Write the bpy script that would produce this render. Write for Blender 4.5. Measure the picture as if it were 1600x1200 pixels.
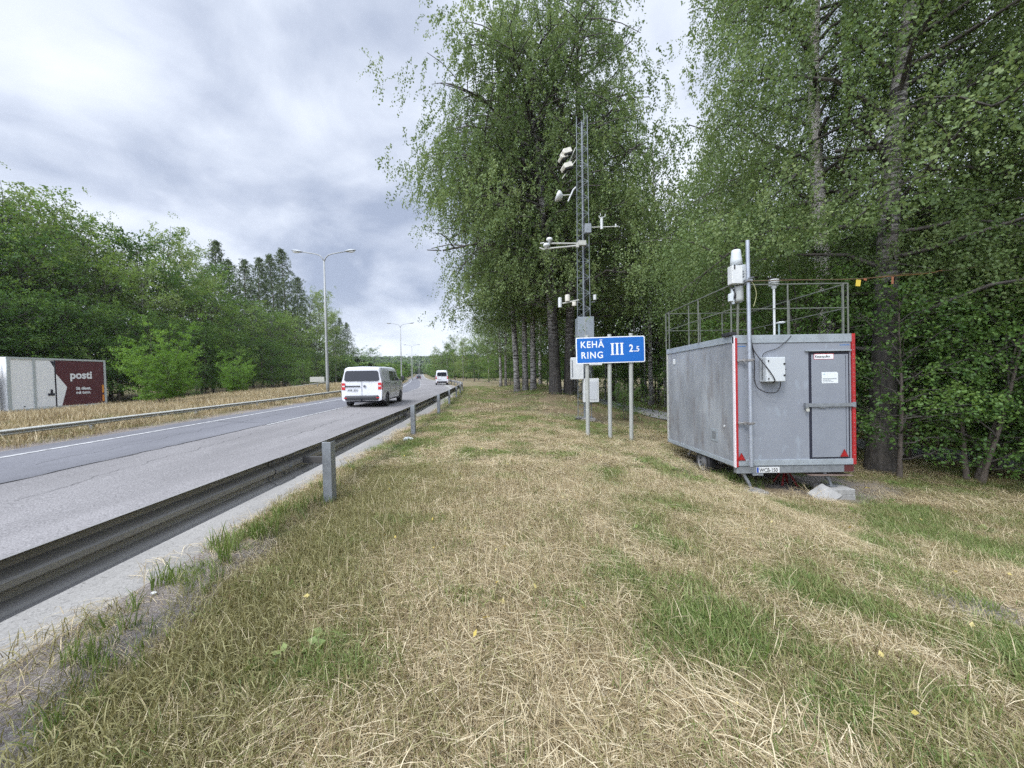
USE_HAZE = True
import bpy, bmesh, math, random
import numpy as np
from mathutils import Vector, Matrix

for _o in list(bpy.data.objects):
    bpy.data.objects.remove(_o)
SC = bpy.context.scene
COL = SC.collection
EYE = 1.62

# ---------------------------------------------------------------- camera
cd = bpy.data.cameras.new("camera")
cd.sensor_width = 36.0
cd.lens = 36.0 * 580 / 1600
cd.clip_start = 0.05
cd.clip_end = 6000
cam = bpy.data.objects.new("camera", cd)
COL.objects.link(cam)
cam.matrix_world = (Matrix.Translation((0, 0, EYE)) @ Matrix.Rotation(math.radians(90 - 1.57), 4, 'X')
                    @ Matrix.Rotation(math.radians(-0.9), 4, 'Z'))
SC.camera = cam

# ---------------------------------------------------------------- light and sky
SUN_EL, SUN_AZ = math.radians(52), math.radians(215)      # azimuth from +Y clockwise
w = bpy.data.worlds.new("World")
SC.world = w
w.use_nodes = True
nt = w.node_tree
nt.nodes.clear()
def N(nt, t, **k):
    n = nt.nodes.new(t)
    for a, b in k.items():
        setattr(n, a, b)
    return n
def L(nt, a, b):
    nt.links.new(a, b)
def math_(nt, op, a, b=None, c=None, clamp=False):
    n = N(nt, 'ShaderNodeMath', operation=op)
    n.use_clamp = clamp
    for i, v in enumerate((a, b, c)):
        if v is None:
            continue
        if isinstance(v, (int, float)):
            n.inputs[i].default_value = v
        else:
            L(nt, v, n.inputs[i])
    return n.outputs[0]
def ramp(nt, fac, stops, interp='LINEAR'):
    n = N(nt, 'ShaderNodeValToRGB')
    n.color_ramp.interpolation = interp
    e = n.color_ramp.elements
    while len(e) < len(stops):
        e.new(0.5)
    for i, (p, c) in enumerate(stops):
        e[i].position = p
        e[i].color = (c, c, c, 1) if isinstance(c, (int, float)) else (*c[:3], 1)
    L(nt, fac, n.inputs[0])
    return n.outputs[0]
sky = N(nt, 'ShaderNodeTexSky', sky_type='NISHITA')
sky.sun_disc = False
sky.sun_elevation = SUN_EL
sky.sun_rotation = SUN_AZ
bg1 = N(nt, 'ShaderNodeBackground')
L(nt, sky.outputs[0], bg1.inputs[0])
bg1.inputs[1].default_value = 0.1
tc = N(nt, 'ShaderNodeTexCoord')
sep = N(nt, 'ShaderNodeSeparateXYZ')
L(nt, tc.outputs['Generated'], sep.inputs[0])
zc = math_(nt, 'MAXIMUM', sep.outputs[2], 0.0)
den = math_(nt, 'ADD', zc, 0.34)
px = math_(nt, 'DIVIDE', sep.outputs[0], den)
py = math_(nt, 'DIVIDE', sep.outputs[1], den)
cmb = N(nt, 'ShaderNodeCombineXYZ')
L(nt, px, cmb.inputs[0]); L(nt, py, cmb.inputs[1])
mp = N(nt, 'ShaderNodeMapping')
mp.inputs['Location'].default_value = (3.45, 2.25, 0)
mp.inputs['Scale'].default_value = (1.0, 1.0, 1)
mp.inputs['Rotation'].default_value = (0, 0, 0.6)
L(nt, cmb.outputs[0], mp.inputs[0])
n1 = N(nt, 'ShaderNodeTexNoise'); n1.inputs['Scale'].default_value = 1.15; n1.inputs['Detail'].default_value = 5; n1.inputs['Roughness'].default_value = 0.48; n1.inputs['Distortion'].default_value = 0.5
n2 = N(nt, 'ShaderNodeTexNoise'); n2.inputs['Scale'].default_value = 3.4; n2.inputs['Detail'].default_value = 7; n2.inputs['Roughness'].default_value = 0.55; n2.inputs['Distortion'].default_value = 0.3
L(nt, mp.outputs[0], n1.inputs[0]); L(nt, mp.outputs[0], n2.inputs[0])
cf = math_(nt, 'ADD', math_(nt, 'MULTIPLY', n1.outputs[0], 0.62), math_(nt, 'MULTIPLY', n2.outputs[0], 0.38))
ccol = ramp(nt, cf, [(0.36, (0.31, 0.36, 0.475)), (0.44, (0.45, 0.50, 0.61)), (0.52, (0.61, 0.66, 0.76)), (0.66, (0.80, 0.835, 0.90))])
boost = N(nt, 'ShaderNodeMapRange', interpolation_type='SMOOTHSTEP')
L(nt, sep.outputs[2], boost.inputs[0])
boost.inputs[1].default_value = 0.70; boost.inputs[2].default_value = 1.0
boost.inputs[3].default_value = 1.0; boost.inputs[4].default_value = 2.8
hz = N(nt, 'ShaderNodeMapRange', interpolation_type='SMOOTHSTEP')
L(nt, sep.outputs[2], hz.inputs[0])
hz.inputs[1].default_value = 0.0; hz.inputs[2].default_value = 0.22
hz.inputs[3].default_value = 0.75; hz.inputs[4].default_value = 0.0
mixh = N(nt, 'ShaderNodeMix', data_type='RGBA')
L(nt, hz.outputs[0], mixh.inputs[0]); L(nt, ccol, mixh.inputs[6]); mixh.inputs[7].default_value = (0.74, 0.79, 0.87, 1)
bg2 = N(nt, 'ShaderNodeBackground')
dp = N(nt, 'ShaderNodeVectorMath', operation='DOT_PRODUCT')     # clouds round the hidden sun, behind the camera, brightened for added front light
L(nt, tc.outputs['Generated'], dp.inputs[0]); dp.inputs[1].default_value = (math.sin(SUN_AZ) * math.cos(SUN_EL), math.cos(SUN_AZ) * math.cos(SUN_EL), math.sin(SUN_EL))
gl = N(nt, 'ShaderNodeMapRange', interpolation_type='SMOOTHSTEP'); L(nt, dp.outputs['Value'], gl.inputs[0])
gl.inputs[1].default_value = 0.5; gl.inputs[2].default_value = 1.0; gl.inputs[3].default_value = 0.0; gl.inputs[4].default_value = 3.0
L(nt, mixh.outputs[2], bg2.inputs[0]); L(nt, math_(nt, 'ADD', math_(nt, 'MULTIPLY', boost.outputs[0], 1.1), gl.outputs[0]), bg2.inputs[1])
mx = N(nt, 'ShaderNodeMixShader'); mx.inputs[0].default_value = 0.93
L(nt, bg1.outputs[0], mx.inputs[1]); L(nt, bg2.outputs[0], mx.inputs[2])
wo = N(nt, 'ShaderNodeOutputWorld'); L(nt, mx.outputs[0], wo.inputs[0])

sl = bpy.data.lights.new("sun", 'SUN')
sl.energy = 1.5
sl.angle = math.radians(14)
sl.color = (1.0, 0.96, 0.90)
so = bpy.data.objects.new("sun", sl)
COL.objects.link(so)
_d = Vector((math.sin(SUN_AZ) * math.cos(SUN_EL), math.cos(SUN_AZ) * math.cos(SUN_EL), math.sin(SUN_EL)))
so.rotation_euler = (-_d).to_track_quat('-Z', 'Y').to_euler()
so.location = (0, 0, 50)

SC.view_settings.view_transform = 'Standard'
SC.view_settings.look = 'None'
SC.view_settings.gamma = 1
SC.view_settings.exposure = 0.4
SC.render.engine = 'CYCLES'
cy = SC.cycles
cy.max_bounces = 5; cy.diffuse_bounces = 3; cy.glossy_bounces = 2; cy.transmission_bounces = 2
cy.volume_bounces = 0; cy.transparent_max_bounces = 4
cy.caustics_reflective = False; cy.caustics_refractive = False
cy.use_denoising = False
cy.denoiser = 'OPENIMAGEDENOISE'
cy.denoising_input_passes = 'RGB_ALBEDO_NORMAL'
cy.denoising_prefilter = 'ACCURATE'

# ---------------------------------------------------------------- helpers
RNG = np.random.default_rng(7)
random.seed(11)

def mesh_from(name, v, f=None, mat=None, quads=None, smooth=False, fattr=None):
    """v (N,3); f list of index lists, or quads (M,4) array."""
    me = bpy.data.meshes.new(name)
    v = np.asarray(v, dtype=np.float32)
    if quads is not None:
        q = np.asarray(quads, dtype=np.int32)
        k = q.shape[1]
        me.vertices.add(len(v)); me.vertices.foreach_set('co', v.ravel())
        me.loops.add(q.size); me.loops.foreach_set('vertex_index', q.ravel())
        me.polygons.add(len(q))
        me.polygons.foreach_set('loop_start', np.arange(0, q.size, k, dtype=np.int32))
        me.update(calc_edges=True)
    else:
        me.from_pydata([tuple(map(float, p)) for p in v], [], [tuple(map(int, p)) for p in f])
        me.update()
    if smooth:
        me.polygons.foreach_set('use_smooth', np.ones(len(me.polygons), dtype=bool))
    if fattr is not None:
        for an, av in fattr.items():
            a = me.attributes.new(an, 'FLOAT', 'FACE')
            a.data.foreach_set('value', np.asarray(av, dtype=np.float32))
    if mat:
        me.materials.append(mat)
    return me

def link(name, me, parent=None, loc=None, rot=None):
    o = bpy.data.objects.new(name, me)
    COL.objects.link(o)
    if parent is not None:
        o.parent = parent
    if loc is not None:
        o.location = loc
    if rot is not None:
        o.rotation_euler = rot
    return o

def tag(o, label=None, cat=None, group=None, kind=None):
    if label: o['label'] = label
    if cat: o['category'] = cat
    if group: o['group'] = group
    if kind: o['kind'] = kind
    return o

def empty(name, loc, label, cat, group=None, rot=None):
    o = bpy.data.objects.new(name, None)
    o.empty_display_size = 0.2
    COL.objects.link(o)
    o.location = loc
    if rot: o.rotation_euler = rot
    return tag(o, label, cat, group)

def copy_tree(o, parent=None):
    c = o.copy()
    COL.objects.link(c)
    if parent is not None:
        c.parent = parent
    for ch in [x for x in bpy.data.objects if x.parent == o]:
        copy_tree(ch, c)
    return c

class MB:
    """collects simple shapes into one mesh"""
    def __init__(s):
        s.v, s.f = [], []
    def add(s, vs, fs):
        b = len(s.v)
        s.v += [tuple(p) for p in vs]
        s.f += [tuple(b + i for i in q) for q in fs]
        return s
    def box(s, x0, x1, y0, y1, z0, z1, M=None):
        vs = [Vector((x, y, z)) for z in (z0, z1) for y in (y0, y1) for x in (x0, x1)]
        if M is not None: vs = [M @ p for p in vs]
        return s.add(vs, [(0, 2, 3, 1), (4, 5, 7, 6), (0, 1, 5, 4), (2, 6, 7, 3), (0, 4, 6, 2), (1, 3, 7, 5)])
    def tube(s, pts, r, n=8, cap=True):
        pts = [Vector(p) for p in pts]
        rs = r if isinstance(r, (list, tuple)) else [r] * len(pts)
        vs, fs = [], []
        ref = None
        for i, p in enumerate(pts):
            t = (pts[min(i + 1, len(pts) - 1)] - pts[max(i - 1, 0)]).normalized()
            if ref is None:
                ref = Vector((0, 0, 1)) if abs(t.z) < 0.9 else Vector((1, 0, 0))
            a = (ref - t * ref.dot(t)).normalized()
            ref = a
            b = t.cross(a)
            for k in range(n):
                th = 2 * math.pi * (k + 0.5) / n
                vs.append(p + (a * math.cos(th) + b * math.sin(th)) * rs[i])
        for i in range(len(pts) - 1):
            for k in range(n):
                k2 = (k + 1) % n
                fs.append((i * n + k, i * n + k2, (i + 1) * n + k2, (i + 1) * n + k))
        if cap:
            fs.append(tuple(range(n - 1, -1, -1)))
            fs.append(tuple((len(pts) - 1) * n + k for k in range(n)))
        return s.add(vs, fs)
    def lathe(s, prof, n=16, M=None, caps=(True, True)):
        """prof: (r,z) list"""
        vs, fs = [], []
        for r, z in prof:
            for k in range(n):
                th = 2 * math.pi * k / n
                p = Vector((r * math.cos(th), r * math.sin(th), z))
                vs.append(M @ p if M is not None else p)
        m = len(prof)
        for i in range(m - 1):
            for k in range(n):
                k2 = (k + 1) % n
                fs.append((i * n + k, i * n + k2, (i + 1) * n + k2, (i + 1) * n + k))
        if caps[0]: fs.append(tuple(range(n - 1, -1, -1)))
        if caps[1]: fs.append(tuple((m - 1) * n + k for k in range(n)))
        return s.add(vs, fs)
    def prism(s, poly, y0, y1, M=None):
        """poly of (x,z), extruded in y"""
        n = len(poly)
        vs = [Vector((x, y0, z)) for x, z in poly] + [Vector((x, y1, z)) for x, z in poly]
        if M is not None: vs = [M @ p for p in vs]
        fs = [tuple(range(n)), tuple(range(2 * n - 1, n - 1, -1))]
        for i in range(n):
            j = (i + 1) % n
            fs.append((i, i + n, j + n, j))
        return s.add(vs, fs)
    def mesh(s, name, mat, bevel=0, smooth=False, seg=1):
        me = mesh_from(name, s.v, s.f, mat, smooth=smooth)
        bm = bmesh.new(); bm.from_mesh(me)
        bmesh.ops.recalc_face_normals(bm, faces=bm.faces)
        if bevel:
            bmesh.ops.bevel(bm, geom=[e for e in bm.edges if e.is_manifold and e.calc_face_angle(0) > 0.6], offset=bevel, segments=seg, profile=0.5, affect='EDGES', clamp_overlap=True)
        bm.to_mesh(me); bm.free()
        return me
    def build(s, name, mat, parent=None, bevel=0, smooth=False, loc=None, rot=None, seg=1):
        return link(name, s.mesh(name, mat, bevel, smooth, seg), parent, loc, rot)

_txt = {}
def text_mesh(sx, size, mat, extr=0.002, bold=0.0, align='LEFT', sp=1.0):
    c = bpy.data.curves.new('lettering', 'FONT')
    c.body = sx; c.size = size; c.extrude = extr; c.offset = bold; c.align_x = align; c.space_character = sp
    c.resolution_u = 4
    o = bpy.data.objects.new('lettering', c)
    COL.objects.link(o)
    dg = bpy.context.evaluated_depsgraph_get()
    me = bpy.data.meshes.new_from_object(o.evaluated_get(dg))
    bpy.data.objects.remove(o)
    bpy.data.curves.remove(c)
    me.materials.clear(); me.materials.append(mat)
    me.name = 'lettering'
    return me
def join_text(items, mat):
    """items: (mesh, Matrix) -> one mesh, vertices in plane x (right), z (up), facing -y"""
    v, f = [], []
    for me, M in items:
        b = len(v)
        R = Matrix.Rotation(math.pi / 2, 4, 'X')
        v += [tuple(M @ (R @ p.co)) for p in me.vertices]
        f += [tuple(b + i for i in p.vertices) for p in me.polygons]
    return mesh_from('lettering', v, f, mat)

# materials
def pmat(name, col, rough=0.6, metal=0.0, col2=None, nscale=6.0, ndetail=6, lo=0.35, hi=0.65, bump=0.0, bscale=40.0, stretch=None, spec=0.5, coat=0.0, col3=None, n3=40.0):
    m = bpy.data.materials.new(name)
    m.use_nodes = True
    t = m.node_tree
    b = t.nodes['Principled BSDF']
    b.inputs['Roughness'].default_value = rough
    b.inputs['Metallic'].default_value = metal
    b.inputs['Specular IOR Level'].default_value = spec
    b.inputs['Coat Weight'].default_value = coat
    b.inputs['Base Color'].default_value = (*col, 1)
    g = N(t, 'ShaderNodeTexCoord')
    src = g.outputs['Object']
    if stretch:
        mpn = N(t, 'ShaderNodeMapping'); mpn.inputs['Scale'].default_value = stretch
        L(t, src, mpn.inputs[0]); src = mpn.outputs[0]
    if col2 is not None:
        n = N(t, 'ShaderNodeTexNoise'); n.inputs['Scale'].default_value = nscale; n.inputs['Detail'].default_value = ndetail
        n.inputs['Roughness'].default_value = 0.6
        L(t, src, n.inputs[0])
        r = ramp(t, n.outputs[0], [(lo, 0.0), (hi, 1.0)])
        mxn = N(t, 'ShaderNodeMix', data_type='RGBA')
        L(t, r, mxn.inputs[0]); mxn.inputs[6].default_value = (*col, 1); mxn.inputs[7].default_value = (*col2, 1)
        out = mxn.outputs[2]
        if col3 is not None:
            n3_ = N(t, 'ShaderNodeTexNoise'); n3_.inputs['Scale'].default_value = n3; n3_.inputs['Detail'].default_value = 4
            L(t, src, n3_.inputs[0])
            r3 = ramp(t, n3_.outputs[0], [(0.58, 0.0), (0.68, 1.0)])
            m3 = N(t, 'ShaderNodeMix', data_type='RGBA')
            L(t, r3, m3.inputs[0]); L(t, out, m3.inputs[6]); m3.inputs[7].default_value = (*col3, 1)
            out = m3.outputs[2]
        L(t, out, b.inputs['Base Color'])
    if bump:
        nb = N(t, 'ShaderNodeTexNoise'); nb.inputs['Scale'].default_value = bscale; nb.inputs['Detail'].default_value = 4
        L(t, g.outputs['Object'], nb.inputs[0])
        bp = N(t, 'ShaderNodeBump'); bp.inputs['Strength'].default_value = bump; bp.inputs['Distance'].default_value = 0.02
        L(t, nb.outputs[0], bp.inputs['Height']); L(t, bp.outputs[0], b.inputs['Normal'])
    return m

def leaf_mat(name, a, b, c, transl=0.38, objvar=0.25, rough=0.55):
    m = bpy.data.materials.new(name)
    m.use_nodes = True
    t = m.node_tree
    t.nodes.clear()
    at = N(t, 'ShaderNodeAttribute', attribute_name='tone')
    oi = N(t, 'ShaderNodeObjectInfo')
    f = math_(t, 'ADD', at.outputs['Fac'], math_(t, 'MULTIPLY', math_(t, 'SUBTRACT', oi.outputs['Random'], 0.5), objvar), clamp=True)
    col = ramp(t, f, [(0.05, a), (0.5, b), (0.95, c)])
    d = N(t, 'ShaderNodeBsdfDiffuse'); L(t, col, d.inputs[0])
    tr = N(t, 'ShaderNodeBsdfTranslucent')
    hs = N(t, 'ShaderNodeHueSaturation'); hs.inputs['Hue'].default_value = 0.485; hs.inputs['Saturation'].default_value = 1.15; hs.inputs['Value'].default_value = 1.3
    L(t, col, hs.inputs['Color']); L(t, hs.outputs[0], tr.inputs[0])
    g = N(t, 'ShaderNodeBsdfGlossy'); g.inputs['Roughness'].default_value = rough; g.inputs[0].default_value = (0.9, 0.95, 1, 1)
    m1 = N(t, 'ShaderNodeMixShader'); m1.inputs[0].default_value = transl
    L(t, d.outputs[0], m1.inputs[1]); L(t, tr.outputs[0], m1.inputs[2])
    m2 = N(t, 'ShaderNodeMixShader'); m2.inputs[0].default_value = 0.02
    L(t, m1.outputs[0], m2.inputs[1]); L(t, g.outputs[0], m2.inputs[2])
    o = N(t, 'ShaderNodeOutputMaterial'); L(t, m2.outputs[0], o.inputs[0])
    return m

def vnoise(x, y, s, seed=0):
    x = np.asarray(x, float) / s + 1000.0; y = np.asarray(y, float) / s + 1000.0
    xi = np.floor(x).astype(np.int64); yi = np.floor(y).astype(np.int64)
    fx = x - xi; fy = y - yi
    fx = fx * fx * (3 - 2 * fx); fy = fy * fy * (3 - 2 * fy)
    def h(a, b):
        n = (a * 374761393 + b * 668265263 + seed * 982451653) & 0x7fffffff
        n = ((n ^ (n >> 13)) * 1274126177) & 0x7fffffff
        return ((n ^ (n >> 16)) & 0xffff) / 65535.0
    return (h(xi, yi) * (1 - fx) + h(xi + 1, yi) * fx) * (1 - fy) + (h(xi, yi + 1) * (1 - fx) + h(xi + 1, yi + 1) * fx) * fy
def sstep(x, a, b):
    t = np.clip((np.asarray(x, float) - a) / (b - a), 0, 1)
    return t * t * (3 - 2 * t)

# ---------------------------------------------------------------- layout: the roadside rail line and the terrain
_RY = [-60, -10, 0, 5, 10, 15, 21, 27, 32, 37, 45, 54, 65, 80, 100, 150, 300, 600, 1200, 1500]
_RX = [-2.0, -2.5, -2.58, -2.66, -2.92, -3.28, -3.68, -4.15, -4.6, -5.1, -6.2, -8.1, -10.8, -14.4, -19.5, -33, -70, -143, -290, -365]
def rail_x(y):
    return np.interp(y, _RY, _RX)
def far_rise(y):
    return 5.5 * sstep(y, 240, 700) + 40 * sstep(y, 620, 1150)
def ground_z(x, y):
    x = np.asarray(x, float); y = np.asarray(y, float)
    o = rail_x(y) - x
    # verge on the right of the rail
    gx = np.interp(x, [-1.0, 0.5, 2.2, 3.5, 4.3, 6.0, 9.0, 20, 80, 400], [0, -0.03, -0.24, -0.42, -0.68, -0.82, -0.92, -1.1, -0.6, 0.5])
    near = sstep(y, 1.0, 6.0) * 0.4 + 0.6
    gx = gx * near
    gx = gx + 0.72 * np.exp(-((x - 3.2) / 2.8) ** 2) * sstep(y, 14.5, 22.5) * (1 - sstep(y, 80, 140))
    gx = gx + (vnoise(x, y, 1.3, 3) - 0.5) * 0.05 + (vnoise(x, y, 0.45, 5) - 0.5) * 0.045 + (vnoise(x, y, 0.2, 6) - 0.5) * 0.02
    left = np.interp(o, [0, 0.35, 0.55, 8.0, 8.7, 9.2, 11.5, 14, 18, 21, 23.5, 31, 33, 40, 70, 400],
                     [0, -0.03, -0.15, 0.0, 0.07, 0.13, 0.18, 0.22, 0.10, -0.15, -1.08, -1.02, -0.9, -0.6, 0.6, 4.0])
    med = sstep(o, 9.0, 10.0) * (1 - sstep(o, 20, 22))
    left = left + med * ((vnoise(x, y, 3.0, 8) - 0.5) * 0.16) + 0.25 * med * sstep(y, 22, 32) * sstep(o, 9.6, 12)
    z = np.where(o > 0, left, gx * sstep(-o, 0.0, 0.4))
    return z + far_rise(y)
def road_z(o, y):
    return -0.09 + 0.02 * o + far_rise(y)
def gz(x, y):
    return float(ground_z(x, y))
# ================================================================ ground, road
def sheet(os_, ys, zf, mat, name, lift=0.0):
    O, Y = np.meshgrid(np.array(os_, float), np.array(ys, float))
    X = rail_x(Y) - O
    Z = zf(O, X, Y) + lift
    v = np.stack([X, Y, Z], -1).reshape(-1, 3)
    n, m = O.shape
    i = np.arange(n * m).reshape(n, m)
    q = np.stack([i[:-1, :-1], i[1:, :-1], i[1:, 1:], i[:-1, 1:]], -1).reshape(-1, 4)
    me = mesh_from(name, v, quads=q, mat=mat, smooth=True)
    return link(name, me)

def ground_mat():
    m = bpy.data.materials.new('dry_verge_soil')
    m.use_nodes = True
    t = m.node_tree
    b = t.nodes['Principled BSDF']; b.inputs['Roughness'].default_value = 0.95; b.inputs['Specular IOR Level'].default_value = 0.15
    g = N(t, 'ShaderNodeNewGeometry')
    def noise(s, d=5, r=0.6):
        n = N(t, 'ShaderNodeTexNoise'); n.inputs['Scale'].default_value = s; n.inputs['Detail'].default_value = d; n.inputs['Roughness'].default_value = r
        L(t, g.outputs['Position'], n.inputs[0]); return n.outputs[0]
    fine = noise(38, 6, 0.75)
    base = ramp(t, fine, [(0.30, (0.06, 0.045, 0.028)), (0.5, (0.20, 0.155, 0.095)), (0.68, (0.40, 0.33, 0.21))])
    gr = ramp(t, fine, [(0.30, (0.035, 0.045, 0.015)), (0.5, (0.10, 0.125, 0.045)), (0.7, (0.22, 0.23, 0.11))])
    msk = ramp(t, noise(0.45, 6, 0.65), [(0.47, 0.0), (0.62, 1.0)])
    mx_ = N(t, 'ShaderNodeMix', data_type='RGBA')
    L(t, math_(t, 'MULTIPLY', msk, 0.75), mx_.inputs[0]); L(t, base, mx_.inputs[6]); L(t, gr, mx_.inputs[7])
    L(t, mx_.outputs[2], b.inputs['Base Color'])
    # bare grey gravelly soil where the attribute says so
    at = N(t, 'ShaderNodeAttribute', attribute_name='bare')
    soil = ramp(t, noise(60, 6, 0.8), [(0.32, (0.10, 0.085, 0.075)), (0.5, (0.24, 0.21, 0.19)), (0.66, (0.42, 0.39, 0.36))])
    m2 = N(t, 'ShaderNodeMix', data_type='RGBA')
    L(t, at.outputs['Fac'], m2.inputs[0]); L(t, mx_.outputs[2], m2.inputs[6]); L(t, soil, m2.inputs[7])
    L(t, m2.outputs[2], b.inputs['Base Color'])
    bp = N(t, 'ShaderNodeBump'); bp.inputs['Strength'].default_value = 0.8; bp.inputs['Distance'].default_value = 0.03
    L(t, noise(30, 8, 0.8), bp.inputs['Height']); L(t, bp.outputs[0], b.inputs['Normal'])
    return m
def bare_mask(x, y):
    x = np.asarray(x, float); y = np.asarray(y, float)
    o = rail_x(y) - x
    n = vnoise(x, y, 0.5, 21) * 0.6 + vnoise(x, y, 0.17, 22) * 0.4
    a = np.exp(-((x + 2.55) / 0.5) ** 2) * np.exp(-np.maximum(0, y - 2.7) ** 2 / 1.5) * (y < 8) * 1.35       # soil beside the rail
    b = np.exp(-((x - 4.05) / 0.75) ** 2) * np.exp(-((y - 3.05) / 0.45) ** 2) * 1.9 + np.exp(-((x - 1.55) / 0.30) ** 2) * np.exp(-((y - 2.75) / 0.22) ** 2) * 0.8                         # gravel at the right edge
    c = np.exp(-((x - 6.2) / 2.6) ** 2) * np.exp(-((y - 8.5) / 1.8) ** 2) * 1.1                         # trodden soil by the trailer
    d = np.exp(-((x - 3.2) / 1.4) ** 2) * np.exp(-((y - 15.2) / 1.2) ** 2) * 0.7
    e = sstep(o, 8.3, 8.7) * (1 - sstep(o, 8.9, 9.3)) * 1.2
    f = sstep(o, 0.1, 0.35) * (1 - sstep(o, 0.6, 0.8)) * 1.1
    return np.clip((a + b + c + d + e + f + (n - 0.5) * 0.9 - 0.35) * 2.2, 0, 1)
ys = np.concatenate([np.arange(-60, -2, 4), np.arange(-2, 12, 0.2), np.arange(12, 40, 0.5), np.arange(40, 120, 2), np.arange(120, 700, 15), np.linspace(715, 1480, 40)])
og = np.concatenate([-np.geomspace(850, 16, 26), np.arange(-15.5, -9.5, 0.5), np.arange(-9.5, 0, 0.2), [0, 0.15, 0.35, 0.45, 0.55, 2, 4, 6, 8, 8.35, 8.7, 9.2, 9.6, 10.2, 10.8], np.arange(11.5, 34, 0.8), np.geomspace(34, 850, 26)])
gr = sheet(og, ys, lambda O, X, Y: ground_z(X, Y), ground_mat(), 'ground')
tag(gr, kind='structure')
co = np.zeros(len(gr.data.vertices) * 3, dtype=np.float32); gr.data.vertices.foreach_get('co', co); co = co.reshape(-1, 3)
_a = gr.data.attributes.new('bare', 'FLOAT', 'POINT'); _a.data.foreach_set('value', bare_mask(co[:, 0], co[:, 1]).astype(np.float32))

def asphalt(name, c1, c2, c3, fleck, sc=1.0):
    m = bpy.data.materials.new(name); m.use_nodes = True
    t = m.node_tree; b = t.nodes['Principled BSDF']; b.inputs['Roughness'].default_value = 0.85; b.inputs['Specular IOR Level'].default_value = 0.3
    g = N(t, 'ShaderNodeNewGeometry')
    def noise(s, d=3, r=0.6, st=None):
        n = N(t, 'ShaderNodeTexNoise'); n.inputs['Scale'].default_value = s; n.inputs['Detail'].default_value = d; n.inputs['Roughness'].default_value = r
        if st:
            mpn = N(t, 'ShaderNodeMapping'); mpn.inputs['Scale'].default_value = st; L(t, g.outputs['Position'], mpn.inputs[0]); L(t, mpn.outputs[0], n.inputs[0])
        else:
            L(t, g.outputs['Position'], n.inputs[0])
        return n.outputs[0]
    a = ramp(t, noise(1.2, 5, 0.6, (1, 0.12, 1)), [(0.35, c1), (0.65, c2)])
    fl = ramp(t, noise(55 * sc, 3, 0.75), [(0.36, 0.0), (0.50, 0.35), (0.62, 1.0)])
    mm = N(t, 'ShaderNodeMix', data_type='RGBA'); L(t, math_(t, 'MULTIPLY', fl, fleck), mm.inputs[0]); L(t, a, mm.inputs[6]); mm.inputs[7].default_value = (*c3, 1)
    dk = ramp(t, noise(33 * sc, 4, 0.8), [(0.33, 0.35), (0.45, 1.0)])
    m2 = N(t, 'ShaderNodeMix', data_type='RGBA', blend_type='MULTIPLY'); m2.inputs[0].default_value = 0.8; L(t, mm.outputs[2], m2.inputs[6]); L(t, dk, m2.inputs[7])
    pt = ramp(t, noise(0.35, 6, 0.7, (1, 0.3, 1)), [(0.40, 0.86), (0.60, 1.06)])
    m3 = N(t, 'ShaderNodeMix', data_type='RGBA', blend_type='MULTIPLY'); m3.inputs[0].default_value = 1; L(t, m2.outputs[2], m3.inputs[6]); L(t, pt, m3.inputs[7])
    L(t, m3.outputs[2], b.inputs['Base Color'])
    bp = N(t, 'ShaderNodeBump'); bp.inputs['Strength'].default_value = 0.5; bp.inputs['Distance'].default_value = 0.01
    L(t, noise(60 * sc, 3), bp.inputs['Height']); L(t, bp.outputs[0], b.inputs['Normal'])
    return m
A_MAIN = asphalt('worn_red_granite_asphalt', (0.145, 0.138, 0.137), (0.185, 0.176, 0.174), (0.42, 0.40, 0.395), 0.6)
A_LEFT = asphalt('darker_lane_asphalt', (0.125, 0.125, 0.137), (0.155, 0.155, 0.167), (0.30, 0.30, 0.32), 0.35)
A_SHLD = asphalt('pale_dusty_shoulder', (0.20, 0.19, 0.172), (0.28, 0.268, 0.246), (0.38, 0.365, 0.34), 0.45)
A_FAR = asphalt('opposite_asphalt', (0.20, 0.19, 0.19), (0.24, 0.23, 0.23), (0.35, 0.34, 0.34), 0.4)
yr = np.concatenate([np.arange(-30, 60, 0.5), np.arange(60, 200, 4), np.arange(200, 900, 20)])
rz = lambda O, X, Y: road_z(O, Y)
tag(sheet([0.42, 0.7, 1.0, 1.8, 3, 4.2, 5.3, 6.5, 7.6, 8.5], yr, rz, A_MAIN, 'road'), kind='structure')
sh = sheet([0.42, 0.8, 1.2, 1.6], yr, rz, A_SHLD, 'road_shoulder', 0.006)
tag(sh, kind='structure')
# the darker left lane, its edge a little ragged
def lane_mesh():
    O = []
    for y in yr:
        e = 5.3 + 0.05 * (vnoise(0, y, 1.1, 9) - 0.5) + 0.12 * math.exp(-max(0, y) / 9)
        O.append([e, 6.4, 7.6, 8.45 + 0.14 * (vnoise(3, y, 0.9, 4) - 0.5)])
    O = np.array(O); Y = np.repeat(yr[:, None], 4, 1); X = rail_x(Y) - O; Z = road_z(O, Y) + 0.005
    n, m = O.shape; i = np.arange(n * m).reshape(n, m)
    q = np.stack([i[:-1, :-1], i[1:, :-1], i[1:, 1:], i[:-1, 1:]], -1).reshape(-1, 4)
    return mesh_from('left_lane', np.stack([X, Y, Z], -1).reshape(-1, 3), quads=q, mat=A_LEFT)
tag(link('left_lane', lane_mesh()), kind='structure')
PAINT = pmat('worn_road_paint', (0.50, 0.50, 0.49), 0.7, col2=(0.27, 0.265, 0.265), nscale=9, lo=0.45, hi=0.62)
def stripe(o0, o1, y0, y1, step=0.5):
    yy = np.arange(y0, y1 + 1e-3, step)
    return [(rail_x(y) - o, y, road_z(o, y) + 0.012) for y in yy for o in (o0, o1)], len(yy)
mk = MB()
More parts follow.
